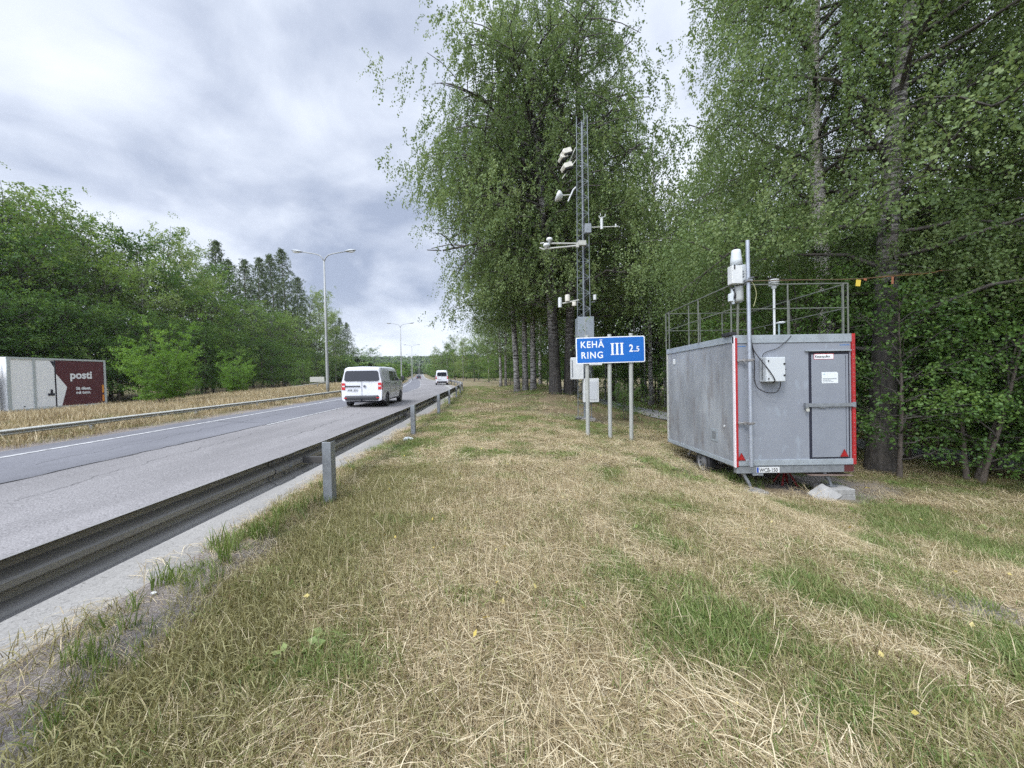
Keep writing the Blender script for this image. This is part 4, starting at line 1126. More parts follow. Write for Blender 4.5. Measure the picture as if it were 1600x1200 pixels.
    for i in range(8):
        for k in range(6): f_.append((6 * i + k, 6 * i + (k + 1) % 6, 6 * i + 6 + (k + 1) % 6, 6 * i + 6 + k))
    f_ += [tuple(range(6)), tuple(range(53, 47, -1))]
    bp_ = m_.add(v_, f_).build('bumper', PLAS, r)
    for s in (-1, 1):
        MB().box(s * 0.75 - 0.07, s * 0.75 + 0.07, -0.062, -0.045, zb + 0.12, zb + 0.16).build('reflector', TAILR, bp_)
    # tail lights wrap the corner
    lz0, lz1 = lights or (0.86, 1.18)
    for s in (-1, 1):
        P = [(s * (wb - 0.165), lz0), (s * (wb - 0.008), lz0), (s * (wb - 0.012), lz1), (s * (wb - 0.165), lz1)]
        tl = rear_poly('tail_light', P, TAILR, 0.014, th=0.012)
        tl2 = side_panel('light_side', s, (0.01, 0.10, rake(lz1) + 0.01, 0.10, lz0, lz1), TAILR, 0.01, tl)
        h_ = (lz1 - lz0)
        rear_poly('clear_lens', [(s * (wb - 0.155), lz0 + h_ * .42), (s * (wb - 0.035), lz0 + h_ * .42), (s * (wb - 0.035), lz0 + h_ * .62), (s * (wb - 0.155), lz0 + h_ * .62)], TAILW, 0.017, tl, 0.002)
    # plate, handle strip
    p_ = rear_poly('licence_plate', [(-0.68, 0.79), (-0.20, 0.79), (-0.20, 0.90), (-0.68, 0.90)], pmat('plate_white2', (0.6, 0.62, 0.64), 0.5), 0.014, th=0.01)
    mm = MB()
    for k in range(6):
        if k == 3: continue
        mm.box(-0.63 + k * 0.07, -0.585 + k * 0.07, -0.0165, -0.0145, 0.815, 0.875)
    mm.build('plate_characters', INK, p_)
    if strip:
        rear_poly('handle_strip', [(-0.77, 1.0), (-0.07, 1.0), (-0.07, 1.055), (-0.77, 1.055)], PLAS, 0.03, th=0.026)
        em = MB().lathe([(0.062, 0), (0.062, 0.012), (0.05, 0.014), (0.05, 0.008), (0.0, 0.008)], 20, Matrix.Translation((0.13, 0.0, 1.02)) @ Matrix.Rotation(math.pi / 2, 4, 'X')).build('emblem', ALLOY, r)
        tv = text_mesh('V', 0.055, DARK, 0.001, 0.001, 'CENTER'); tw2 = text_mesh('W', 0.055, DARK, 0.001, 0.001, 'CENTER')
        link('emblem_letters', join_text([(tv, Matrix.Translation((0.13, -0.0155, 1.022))), (tw2, Matrix.Translation((0.13, -0.0155, 0.982)))], DARK), em)
    # wheels and arches
    for y in wheels:
        for s in (-1, 1):
            xo = wx(y, wr + 0.1)
            Ma = Matrix.Translation((s * (xo + 0.0), y, wr + 0.02)) @ Matrix.Rotation(s * math.pi / 2, 4, 'Y')
            # arch: rounded opening with pale lip
            n_ = 18; v_ = []; f_ = []
            for k in range(n_ + 1):
                a = math.pi * (k / n_) * 1.16 - 0.08 * math.pi
                for rr, off in ((wr + 0.085, 0.006), (wr + 0.045, 0.012), (wr + 0.04, -0.05)):
                    yy, zz_ = y + rr * math.cos(a), wr + 0.03 + rr * math.sin(a)
                    v_.append((s * (wx(yy, max(zz_, low + 0.06)) + off), yy, zz_))
            for k in range(n_):
                for c_ in range(2):
                    a = 3 * k + c_; f_.append((a, a + 1, a + 4, a + 3) if s < 0 else (a, a + 3, a + 4, a + 1))
            ar = link('wheel_arch', mesh_from('wheel_arch', v_, f_, VW_, smooth=True), r)
            v_ = [(s * (xo + 0.002), y, wr + 0.03)]; f_ = []
            for k in range(n_ + 1):
                a = math.pi * (k / n_) * 1.16 - 0.08 * math.pi; rr = wr + 0.05
                yy, zz_ = y + rr * math.cos(a), wr + 0.03 + rr * math.sin(a)
                v_.append((s * (wx(yy, max(zz_, low + .06)) + 0.004), yy, zz_))
            for k in range(n_): f_.append((0, k + 1, k + 2) if s > 0 else (0, k + 2, k + 1))
            link('arch_liner', mesh_from('arch_liner', v_, f_, DARK), ar)
            M = Matrix.Translation((s * (xo - 0.18), y, wr)) @ Matrix.Rotation(s * math.pi / 2, 4, 'Y')
            wh = MB().lathe([(wr - 0.1, 0), (wr - 0.02, 0), (wr, 0.03), (wr, 0.17), (wr - 0.02, 0.2), (wr - 0.10, 0.205)], 28, M).build('wheel', BLACK, r)
            rm = MB().lathe([(wr - 0.098, 0.19), (wr - 0.105, 0.21), (wr - 0.13, 0.19), (0.09, 0.185), (0.06, 0.205), (0.01, 0.205)], 24, M, caps=(False, True)).build('rim', ALLOY, wh)
            mm = MB()
            for k in range(5):
                a = 2 * math.pi * k / 5
                mm.lathe([(0.038, 0), (0.038, 0.004)], 8, M @ Matrix.Translation((0.15 * math.cos(a), 0.15 * math.sin(a), 0.188)))
            mm.build('rim_hole', DARK, wh)
    MB().box(-0.75, 0.75, 0.25, secs[-1][0] - 0.5, low - 0.10, low + 0.02).build('underbody', DARK, r)
    if tow:
        m_ = MB().tube([(0, 0.2, 0.35), (0, -0.08, 0.33), (0, -0.10, 0.38), (0, -0.10, 0.42)], 0.022, 8); m_.lathe([(0.01, 0.40), (0.028, 0.43), (0.01, 0.455)], 10, Matrix.Translation((0, -0.10, 0))); m_.build('tow_bar', DARK, r)
    # mirrors
    for s in (-1, 1):
        ym = secs[-1][0] - 1.05
        m_ = MB().box(s * 1.0 - 0.10 + s * .08, s * 1.0 + 0.10 + s * .08, ym, ym + 0.10, belt + 0.02, belt + 0.27); m_.box(s * 0.92 - 0.04, s * 0.92 + 0.04, ym + 0.03, ym + 0.07, belt + 0.05, belt + 0.1)
        m_.build('wing_mirror', PLAS, r, 0.025)
    r['_sp'] = 0
    del r['_sp']
    return r, side_panel, rear_poly
SEC1 = [(0.0, 0.33, 1.86, 0.925, 0.80), (0.07, 0.31, 1.93, 0.945, 0.825), (0.35, 0.30, 1.955, 0.95, 0.835), (1.5, 0.30, 1.975, 0.955, 0.84), (3.0, 0.30, 1.965, 0.955, 0.835), (3.45, 0.30, 1.90, 0.95, 0.80), (3.8, 0.30, 1.64, 0.95, 0.79), (4.25, 0.30, 1.30, 0.945, 0.78), (4.7, 0.30, 1.12, 0.91, 0.78), (4.95, 0.32, 0.92, 0.80, 0.70)]
van, sp, rp_ = make_van('nearest white van, with tinted rear window and red tail lights, driving away', SEC1, 1.20, (-0.81, 0.81, 1.27, 1.76),
    [((1.62, 2.55, 1.66, 2.52, 1.25, 1.74), (-1, 1), 'side_window'), ((2.66, 3.62, 2.66, 3.22, 1.25, 1.74), (-1, 1), 'door_window')])
for s in (-1, 1):
    for yy in (1.53, 2.60, 3.66):
        sp('door_seam', s, (yy, yy + 0.016, yy, yy + 0.016, 0.52, 1.24 if yy > 3 else 1.84), DARK, 0.003)
    sp('slide_groove', s, (0.35, 1.53, 0.35, 1.53, 1.13, 1.155), DARK, 0.004)
    sp('door_handle', s, (2.38, 2.54, 2.38, 2.54, 1.06, 1.10), PLAS, 0.02); sp('door_handle', s, (2.70, 2.86, 2.70, 2.86, 1.06, 1.10), PLAS, 0.02)
    sp('window_pressing', s, (0.42, 1.45, 0.46, 1.45, 1.26, 1.74), pmat('van_panel_shade', (0.60, 0.62, 0.65), 0.3), 0.003)
VS = 1.09
van.scale = (VS, VS, VS)
vy = 19.2
van.location = (-7.78, vy, road_z(rail_x(vy) + 7.3, vy) + 0.0); van.rotation_euler = (0, 0, math.radians(4.3))
SEC2 = [(0.0, 0.36, 2.12, 0.93, 0.74), (0.08, 0.34, 2.24, 0.955, 0.77), (0.5, 0.34, 2.30, 0.96, 0.79), (3.0, 0.34, 2.32, 0.96, 0.80), (3.6, 0.34, 2.15, 0.96, 0.78), (4.0, 0.34, 1.8, 0.95, 0.76), (4.4, 0.34, 1.35, 0.94, 0.76), (4.9, 0.34, 1.1, 0.9, 0.76), (5.1, 0.36, 0.9, 0.8, 0.7)]
van2, sp2, _r = make_van('tall white panel van driving away round the bend, seen past the end of the posts', SEC2, 1.30, (-0.74, 0.74, 1.40, 1.98),
    [((2.9, 3.8, 2.9, 3.5, 1.35, 1.95), (-1, 1), 'door_window')], lights=(0.95, 1.35), tow=False, strip=False)
van2.location = (-11.5, 61, road_z(rail_x(61) + 12.15, 61)); van2.rotation_euler = (0, 0, math.radians(12))
van2.scale = (1.06, 1.06, 1.06)

def make_car(label, col):
    P = pmat('car_paint', col, 0.3, coat=0.4)
    r = empty('car', (0, 0, 0), label, 'car')
    prof = [(-2.1, 0.35), (-2.15, 0.75), (-2.0, 0.98), (-1.1, 1.05), (-0.4, 1.42), (0.9, 1.45), (1.75, 1.08), (2.1, 1.0), (2.15, 0.6), (2.1, 0.32)]
    Mz = Matrix.Rotation(math.pi / 2, 4, 'Z')
    bd = MB().prism(prof, -0.86, 0.86, Mz).build('body', P, r, 0.07, seg=2)
    MB().box(-0.66, 0.66, 1.25, 1.62, 1.12, 1.36, Matrix.Rotation(0, 4, 'X')).build('rear_window', GLS, r, 0.02)
    MB().box(-0.68, 0.68, -1.02, -0.55, 1.1, 1.33).build('windscreen', GLS, r, 0.02)
    for s in (-1, 1):
        MB().box(s * .872 - 0.006, s * .872 + 0.006, -0.7, 1.2, 1.05, 1.32).build('side_window', GLS, r)
        MB().box(s * 0.68 - 0.12, s * .68 + 0.12, -2.18, -2.13, 0.7, 0.85).build('headlight', TAILW, r)
        MB().box(s * 0.70 - 0.12, s * .70 + 0.12, 2.13, 2.19, 0.75, 0.92).build('tail_light', TAILR, r)
        for y in (-1.3, 1.3):
            MB().lathe([(0.18, 0), (0.32, 0.0), (0.32, 0.2), (0.18, 0.2)], 16, Matrix.Translation((s * .87 - (0.0 if s < 0 else 0.2), y, 0.32)) @ Matrix.Rotation(math.pi / 2, 4, 'Y')).build('wheel', BLACK, r)
    return r
c1 = make_car('small dark car on the distant road, just left of the tall white van', (0.02, 0.022, 0.03))
c1.location = (rail_x(150) - 4.6, 150, road_z(4.6, 150)); c1.rotation_euler = (0, 0, 0.24 + math.pi)
c2 = make_car('tiny dark car farthest up the road below the wooded hill', (0.03, 0.03, 0.04))
c2.location = (rail_x(290) - 5, 290, road_z(5, 290)); c2.rotation_euler = (0, 0, 0.24 + math.pi)

# ================================================================ litter
def crumple(name, x, y, s, label, mat, seed):
    rr = random.Random(seed)
    bm = bmesh.new(); bmesh.ops.create_icosphere(bm, subdivisions=2, radius=1)
    for v in bm.verts:
        k = rr.uniform(0.6, 1.15); v.co = Vector((v.co.x * k * s, v.co.y * k * s * .7, (v.co.z * k + .5) * s * .35))
    me = bpy.data.meshes.new(name); bm.to_mesh(me); bm.free(); me.materials.append(mat)
    o = link(name, me, None, (x, y, gz(x, y) + 0.02)); return tag(o, label, 'litter')
PAPER = pmat('litter_paper', (0.62, 0.64, 0.62), 0.7)
crumple('crumpled_paper', -2.62, 9.2, 0.14, 'white crumpled scrap of paper at the foot of the second full rail post', PAPER, 1)
crumple('paper_cup', 2.17, 2.93, 0.035, 'small flattened white scrap on a stalk in the right-hand grass', PAPER, 2)
crumple('plastic_scrap', -2.72, 2.75, 0.022, 'tiny white plastic scrap on bare soil by the green tufts near the rail', PAPER, 3)
crumple('crumpled_paper', -10.9, 12.4, 0.10, 'small white scrap on the far edge of the dark lane, beside the low rail', PAPER, 4)
# ================================================================ trees
def leaf_mesh(name, P, D, size, tone, mat, aspect=0.62, nbias=None):
    n = len(P)
    D = D / np.maximum(np.linalg.norm(D, axis=1, keepdims=True), 1e-6)
    R = RNG.normal(size=(n, 3))
    if nbias is not None: R = R + nbias
    W = np.cross(D, R); W /= np.maximum(np.linalg.norm(W, axis=1, keepdims=True), 1e-6)
    s = size[:, None]
    c = P + D * s * 0.42
    v = np.stack([P, c + W * s * aspect * 0.5, P + D * s, c - W * s * aspect * 0.5], 1).reshape(-1, 3)
    return mesh_from(name, v, quads=np.arange(4 * n).reshape(-1, 4), mat=mat, fattr={'tone': tone})

LIMB = pmat('dark_limb_bark', (0.045, 0.038, 0.032), 0.9, col2=(0.11, 0.10, 0.09), nscale=4)
def gen_tree(seed, H, h0, R, prof, nl, el, sag, tr, strand, k, lsize, mat_leaf, mat_wood, lean=(0, 0), droop=1.0, nsub=7, aper=6, spread=0.5, aspect=0.62, top=0.0, wood_detail=True, upleaf=0.0, multi=None, bark_r=0.55, gap=0.36, rv=0.0, subp=1.0):
    rng = np.random.default_rng(seed)
    wood = MB()
    ntrunk = 0
    A, O_, T_ = [], [], []
    ph = rng.uniform(0, 6.28, 4)
    def tp(z, stem=0):
        f = max(z, 0.0) / H
        base = multi[stem] if multi else (0, 0, 0, 0)
        return np.array([base[0] + base[2] * f + lean[0] * f ** 1.3 + 0.012 * H * math.sin(3.1 * f * 2 + ph[0]) * f, base[1] + base[3] * f + lean[1] * f ** 1.3 + 0.012 * H * math.sin(2.7 * f * 2 + ph[1]) * f, z])
    stems = range(len(multi)) if multi else [0]
    for st in stems:
        zs = np.linspace(-0.3, H * 0.97, 14)
        wood.tube([tp(z, st) for z in zs], [tr * (1.25 if z < 0.3 else 1) * (1 - max(0, z) / H) ** 0.8 + 0.012 for z in zs], 10 if wood_detail else 6, False)
    ntrunk = len(wood.f)
    for i in range(nl):
        st = int(rng.integers(len(stems)))
        f = (i + rng.uniform(0.1, 0.9)) / nl
        h = h0 + (H - h0) * f ** 0.92 * 0.97
        f = (h - h0) / (H - h0)
        az = i * 2.39996 + rng.uniform(-0.5, 0.5)
        r = R * float(np.interp(f, prof[0], prof[1])) * rng.uniform(0.72 - rv, 1.12 + rv * .6)
        if multi:   # limbs of a stem lean away from the group
            pass
        e = math.radians(el * (0.6 + 0.7 * f) + rng.uniform(-10, 10))
        d = np.array([math.cos(az), math.sin(az), 0.0])
        p0 = tp(h, st)
        n = 7
        S = np.linspace(0, 1, n)
        wob = np.cumsum(rng.normal(0, 0.03 * r, (n, 3)), axis=0) * (S[:, None] > 0)
        pts = p0 + d * (r * S[:, None]) + np.array([0, 0, 1.0]) * (r * (math.tan(e) * S - sag * S ** 2))[:, None] + wob
        rb = max(0.012, min(tr * bark_r, 0.015 * r + 0.006))
        if r > 0.5 and wood_detail:
            wood.tube(pts[:-1], [rb * (1 - 0.95 * s) for s in S[:-1]], 5, False)
        ct = rng.uniform(0, 1)
        ns = max(2, int(nsub * (0.5 + r / R)))
        for j in range(ns + 1):
            s = 0.22 + 0.78 * (j + rng.uniform(0, 0.8)) / (ns + 1) if j < ns else 1.0
            s = min(s, 1.0)
            q0 = np.array([np.interp(s, S, pts[:, c]) for c in range(3)])
            if j < ns:
                sg_ = (1 if j % 2 else -1) * rng.uniform(0.5, 1.25)
                a2 = az + sg_
                l2 = r * spread * (1.15 - 0.6 * s) * rng.uniform(0.6, 1.2)
            else:
                a2 = az; l2 = 0.3 * r * rng.uniform(.6, 1.2)
            d2 = np.array([math.cos(a2), math.sin(a2), rng.uniform(0.0, 0.7) + top * f])
            m = 4
            S2 = np.linspace(0, 1, m)
            p2 = q0 + d2 * (l2 * S2[:, None]) - np.array([0, 0, 1.0]) * (sag * 0.8 * l2 * S2 ** 2)[:, None]
            if wood_detail and l2 > 0.5 and s < 0.72 and rng.uniform() < subp:
                wood.tube(p2, [rb * 0.28 * (1 - 0.7 * x) + 0.003 for x in S2], 4, False)
            na = max(2, int(aper * (0.4 + l2 / (R * spread))))
            sa = rng.uniform(0.1, 1.05, na)
            a = np.stack([np.interp(sa, S2, p2[:, c]) for c in range(3)], 1) + rng.normal(0, 0.05 * r + 0.05, (na, 3))
            A.append(a); O_.append(np.repeat((d2 / np.linalg.norm(d2))[None], na, 0)); T_.append(np.full(na, ct * 0.5 + rng.uniform(0, 0.5)))
    A = np.concatenate(A); O_ = np.concatenate(O_); T_ = np.concatenate(T_)
    # open gaps in the crown: whole groups of twigs are missing where a slow noise is low
    gn = vnoise(A[:, 0] + 0.7 * A[:, 2], A[:, 1] - 0.8 * A[:, 2], 0.16 * R + 0.3, seed) * 0.6 + vnoise(A[:, 0] - 0.5 * A[:, 2], A[:, 1] + 0.9 * A[:, 2], 0.08 * R + 0.2, seed + 1) * 0.4
    kp = gn > gap
    A, O_, T_ = A[kp], O_[kp], np.clip(T_[kp] * 0.75 + (gn[kp] - 0.5) * 1.0, 0, 1)
    M = len(A)
    out = O_ * 0.55 + rng.normal(0, 0.45, (M, 3)); out[:, 2] = np.abs(out[:, 2]) * (0.4 + upleaf)
    sl_ = strand * rng.uniform(0.45, 1.35, M)
    s = (np.arange(k)[None] + rng.uniform(0, 1, (M, k))) / k
    hf = 0.58 if droop >= 1 else 0.8
    P = A[:, None, :] + out[:, None, :] * (sl_[:, None] * s * hf)[..., None]
    P[..., 2] -= droop * sl_[:, None] * s ** 1.6
    P = P + rng.normal(0, (0.03 if droop >= 1 else 0.05) + 0.02 * strand, P.shape)
    P = P.reshape(-1, 3)
    n = len(P)
    D = np.repeat(out, k, 0) * 0.4 + rng.normal(0, 0.5, (n, 3)); D[:, 2] -= 0.75 * droop - 0.3 * upleaf
    size = lsize * rng.uniform(0.6, 1.25, n)
    tone = np.clip(0.72 * np.repeat(T_, k) + rng.uniform(0, 0.42, n), 0, 1)
    crown = leaf_mesh('crown', P, D, size, tone, mat_leaf, aspect)
    wm = wood.mesh('trunk', mat_wood, smooth=True)
    wm.materials.append(LIMB)
    mi = np.zeros(len(wm.polygons), dtype=np.int32); mi[ntrunk:] = 1
    wm.polygons.foreach_set('material_index', mi)
    return wm, crown, n

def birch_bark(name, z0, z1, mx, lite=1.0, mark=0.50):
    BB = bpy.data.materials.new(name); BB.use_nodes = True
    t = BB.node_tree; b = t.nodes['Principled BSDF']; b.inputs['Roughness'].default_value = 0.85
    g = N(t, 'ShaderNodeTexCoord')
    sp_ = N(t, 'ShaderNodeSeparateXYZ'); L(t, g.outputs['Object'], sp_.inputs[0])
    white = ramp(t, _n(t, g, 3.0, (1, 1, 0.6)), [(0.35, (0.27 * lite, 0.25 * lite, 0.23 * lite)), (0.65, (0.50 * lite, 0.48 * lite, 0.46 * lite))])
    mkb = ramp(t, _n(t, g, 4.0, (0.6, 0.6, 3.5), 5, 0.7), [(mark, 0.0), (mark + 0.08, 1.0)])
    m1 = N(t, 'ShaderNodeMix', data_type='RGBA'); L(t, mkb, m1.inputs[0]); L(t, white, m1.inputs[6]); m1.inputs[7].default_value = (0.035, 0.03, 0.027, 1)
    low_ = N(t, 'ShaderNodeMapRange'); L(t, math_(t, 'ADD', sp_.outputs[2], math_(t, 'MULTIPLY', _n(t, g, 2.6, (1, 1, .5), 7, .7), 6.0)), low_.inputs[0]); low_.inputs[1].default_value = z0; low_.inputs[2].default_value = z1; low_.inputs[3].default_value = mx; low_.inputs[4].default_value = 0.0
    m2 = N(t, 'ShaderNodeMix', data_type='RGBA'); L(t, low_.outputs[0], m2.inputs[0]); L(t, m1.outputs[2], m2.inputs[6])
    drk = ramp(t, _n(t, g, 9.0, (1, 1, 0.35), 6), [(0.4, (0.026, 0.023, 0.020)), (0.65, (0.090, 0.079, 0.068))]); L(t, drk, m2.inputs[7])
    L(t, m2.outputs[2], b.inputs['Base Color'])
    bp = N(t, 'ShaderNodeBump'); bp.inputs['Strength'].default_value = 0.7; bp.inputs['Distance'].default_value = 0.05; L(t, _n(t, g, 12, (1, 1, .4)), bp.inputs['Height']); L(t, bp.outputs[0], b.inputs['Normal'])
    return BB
BIRCH_BARK = birch_bark('birch_bark', 2.0, 5.0, 0.8)
BIRCH_WHITE = birch_bark('white_birch_bark', 2.0, 5.0, 0.8, 1.35, 0.53)
BIRCH_OLD = birch_bark('old_birch_bark', 5.5, 8.5, 0.93, 0.8, 0.46)
BIRCH_DARK = birch_bark('dark_birch_bark', 6.5, 10.0, 0.95, 0.75, 0.45)  # darker birch bark, its dark zone reaching higher up the trunk
BARK = pmat('dark_bark', (0.075, 0.06, 0.048), 0.9, col2=(0.15, 0.125, 0.105), nscale=8, stretch=(1, 1, .3), bump=0.4, bscale=20)
BARKG = pmat('pale_stem_bark', (0.16, 0.15, 0.13), 0.9, col2=(0.30, 0.29, 0.27), nscale=5, stretch=(1, 1, .4))

LB1 = leaf_mat('birch_leaf', (0.070, 0.115, 0.032), (0.138, 0.200, 0.066), (0.25, 0.31, 0.125))
LB2 = leaf_mat('woodland_leaf', (0.045, 0.098, 0.022), (0.108, 0.188, 0.044), (0.20, 0.29, 0.078), objvar=0.85)
LB3 = leaf_mat('understory_leaf', (0.036, 0.085, 0.018), (0.090, 0.170, 0.036), (0.18, 0.28, 0.07))
LB4 = leaf_mat('willow_bush_leaf', (0.055, 0.125, 0.018), (0.115, 0.225, 0.038), (0.21, 0.35, 0.075))
LSP = leaf_mat('spruce_needles', (0.034, 0.058, 0.020), (0.078, 0.112, 0.042), (0.14, 0.18, 0.075), 0.12)
LBY = leaf_mat('pale_birch_leaf', (0.075, 0.125, 0.032), (0.15, 0.22, 0.065), (0.26, 0.33, 0.12), objvar=0.5)

PB = ([0, 0.12, 0.35, 0.6, 0.85, 1.0], [0.75, 0.95, 1.0, 0.82, 0.45, 0.12])
PR = ([0, 0.15, 0.45, 0.75, 1.0], [0.7, 0.95, 1.0, 0.75, 0.2])
PU = ([0, 0.3, 0.7, 1.0], [0.9, 1.0, 0.8, 0.3])
tot = 0
def tree_proto(**kw):
    global tot
    wm, cm, n = gen_tree(**kw); tot += n
    return wm, cm
def trim(pr, x, y, test):
    """drop the leaves of an unrotated tree that would hang where the photo shows none"""
    me = pr[1]; n = len(me.polygons)
    c = np.zeros(n * 12, dtype=np.float32); me.vertices.foreach_get('co', c); c = c.reshape(n, 4, 3)
    tn = np.zeros(n, dtype=np.float32); me.attributes['tone'].data.foreach_get('value', tn)
    wv = c[:, 0] + np.array([x, y, gz(x, y)])
    keep = ~test(wv[:, 0], wv[:, 1], wv[:, 2])
    v = c[keep].reshape(-1, 3)
    m2 = mesh_from('crown', v, quads=np.arange(len(v)).reshape(-1, 4), mat=me.materials[0], fattr={'tone': tn[keep]})
    w_ = pr[0]; bm = bmesh.new(); bm.from_mesh(w_)
    kill = []
    for f_ in bm.faces:
        if f_.material_index == 1:
            q_ = f_.calc_center_median()
            if test(np.array([q_.x + x]), np.array([q_.y + y]), np.array([q_.z + gz(x, y)]))[0]: kill.append(f_)
    bmesh.ops.delete(bm, geom=kill, context='FACES'); bm.to_mesh(w_); bm.free()
    return (w_, m2)
def put(pr, x, y, name, label, cat, group=None, s=1.0, rz=0.0, sz=None, tilt=(0, 0), z=None):
    r = empty(name, (x, y, (gz(x, y) if z is None else z) - 0.05), label, cat, group, (tilt[0], tilt[1], rz))
    r.scale = (s, s, sz if sz else s)
    link('trunk', pr[0], r); link('crown', pr[1], r)
    return r
def CH(pr):
    c = np.zeros(len(pr[1].vertices) * 3, dtype=np.float32); pr[1].vertices.foreach_get('co', c)
    return float(np.percentile(c.reshape(-1, 3)[:, 2], 99.7))
# ---- prominent birches
big1 = tree_proto(seed=3, H=22.0, h0=3.0, R=7.0, prof=([0, .12, .3, .55, .75, .88, 1], [.80, .92, 1.0, 1.0, .70, .42, .14]), nl=104, el=27, sag=0.5, tr=0.34, strand=1.05, k=28, lsize=0.115, gap=0.33, mat_leaf=LB1, mat_wood=BIRCH_OLD, nsub=9, aper=9, lean=(-1.4, 0))
big2 = tree_proto(seed=5, H=26.0, h0=4.0, R=6.2, prof=([0, .12, .35, .6, .8, 1.0], [0.8, 0.95, 1.0, 0.8, 0.5, 0.2]), nl=60, el=34, sag=0.5, tr=0.28, strand=1.05, k=28, lsize=0.115, gap=0.33, mat_leaf=LB1, mat_wood=BIRCH_OLD, nsub=8, aper=8, lean=(1.2, 0))
tall = tree_proto(seed=8, H=21.5, h0=4.2, R=5.2, prof=PB, nl=46, el=34, sag=0.5, tr=0.22, strand=1.4, k=22, lsize=0.13, mat_leaf=LB1, mat_wood=BIRCH_BARK, nsub=7, aper=7)
near1 = tree_proto(seed=12, H=19, h0=3.0, R=5.6, prof=PB, nl=72, el=34, sag=0.6, tr=0.27, strand=1.25, k=36, lsize=0.068, bark_r=0.22, gap=0.27, subp=0.35, mat_leaf=LB1, mat_wood=BIRCH_WHITE, nsub=9, aper=9, lean=(-0.6, 0.3), aspect=0.75)
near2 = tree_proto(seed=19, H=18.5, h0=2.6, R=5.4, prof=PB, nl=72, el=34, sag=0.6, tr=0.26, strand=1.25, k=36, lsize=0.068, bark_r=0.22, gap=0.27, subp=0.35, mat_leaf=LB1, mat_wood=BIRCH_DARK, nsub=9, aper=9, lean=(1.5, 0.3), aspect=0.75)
_tt = lambda X, Y, Z: (Y < 11.5) & ((Z < 3.9 + 0.25 * np.abs(X - 5)) & (X < 8.3) | (Z < 2.6 + .5 * (8 - Y)) & (Y < 8) | (np.hypot(X, Y) < 4.5))
_rt = np.random.default_rng(77)
_gap = lambda X, Y, Z: (np.abs(X / np.maximum(Y, .5) - 0.845) < 0.035) & (Z > 5.5) & (Y < 11.2) & (_rt.uniform(size=len(X)) < 0.88)
_tn = lambda X, Y, Z: _tt(X, Y, Z) | _gap(X, Y, Z) | (X / np.maximum(Y, .5) < 0.43 + 0.16 * vnoise(X * 1.7, Z, 1.0, 95)) & (Z > 6.5)
near1 = trim(near1, 9.95, 11.6, _tn)
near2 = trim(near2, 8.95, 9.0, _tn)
_und = lambda X, Y, Z: Z < 5.3 + 1.5 * (vnoise(X, Y, 1.2, 91) - 0.5)
big1 = trim(big1, 2.57, 22.0, lambda X, Y, Z: _und(X, Y, Z) | (X < -4.4 + 0.8 * vnoise(Y, Z, 0.8, 97)) & (Z < 10.8) | (Y < 16.8) & (np.abs(X - 2.6) < 2.6))
big2 = trim(big2, 3.42, 22.4, lambda X, Y, Z: _und(X, Y, Z) | (X > 6.3 + 1.2 * vnoise(Y, Z, 1.0, 96)) & (Z > 12) | (Y < 17.2) & (np.abs(X - 2.6) < 2.6))
tall = trim(tall, 0.38, 28.0, _und)
put(big1, 2.57, 22.0, 'birch_tree', 'huge wide birch with the thickest dark cracked trunk, just left of the weather mast', 'tree')
put(big2, 3.42, 22.4, 'birch_tree', 'big birch growing right against the thick dark trunk, half hidden behind the weather mast', 'tree')
put(tall, 0.38, 28.0, 'birch_tree', 'leftmost stem of the three pale spotted birches standing close together on the verge', 'tree', rz=0.5, tilt=(0, -0.03))
put(tall, 1.02, 28.2, 'birch_tree', 'middle stem of the three pale spotted birches standing close together on the verge', 'tree', rz=2.4, s=0.98)
put(tall, 1.62, 28.0, 'birch_tree', 'rightmost stem of the three pale spotted birches, leaning slightly right', 'tree', rz=4.4, s=1.02, tilt=(0, 0.03))
put(tall, -1.35, 45.0, 'birch_tree', 'slim pale birch farther along the verge, left one of a close pair', 'tree', rz=1.2, s=0.80)
put(tall, -0.75, 45.6, 'birch_tree', 'slim pale birch farther along the verge, right one of a close pair', 'tree', rz=3.3, s=0.76)
put(near1, 9.95, 11.6, 'birch_tree', 'white-barked birch rising behind the right rear corner of the trailer', 'tree', rz=0.0)
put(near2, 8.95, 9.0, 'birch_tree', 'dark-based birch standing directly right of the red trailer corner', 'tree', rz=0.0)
put(near1, 14.2, 9.2, 'birch_tree', 'dark trunked birch near the right edge behind the leafy bushes', 'tree', rz=2.0, s=0.95)
# ---- rest of the wood on the right
mid1 = tree_proto(seed=31, H=18, h0=3.0, R=4.4, prof=PB, nl=40, el=42, sag=0.45, tr=0.17, strand=0.95, k=8, lsize=0.17, mat_leaf=LB1, mat_wood=BIRCH_BARK, nsub=6, aper=6)
mid2 = tree_proto(seed=37, H=15, h0=1.4, R=4.2, prof=PR, nl=42, el=40, sag=0.3, tr=0.16, strand=0.7, k=8, lsize=0.18, mat_leaf=LB2, mat_wood=BARK, nsub=6, aper=6, droop=0.5)
und = tree_proto(seed=41, H=7.5, h0=0.7, R=2.6, prof=PU, nl=34, el=45, sag=0.3, tr=0.07, strand=0.6, k=8, lsize=0.13, mat_leaf=LB3, mat_wood=BARK, nsub=5, aper=5, droop=0.5)
bush = tree_proto(seed=43, H=3.4, h0=0.35, R=1.9, prof=PU, nl=26, el=50, sag=0.3, tr=0.035, strand=0.4, k=20, lsize=0.06, mat_leaf=LB3, mat_wood=BARK, nsub=5, aper=5, droop=0.4, multi=[(0, 0, -.5, 0), (.2, .1, .6, .3), (-.1, .2, 0, .7)], aspect=0.8)
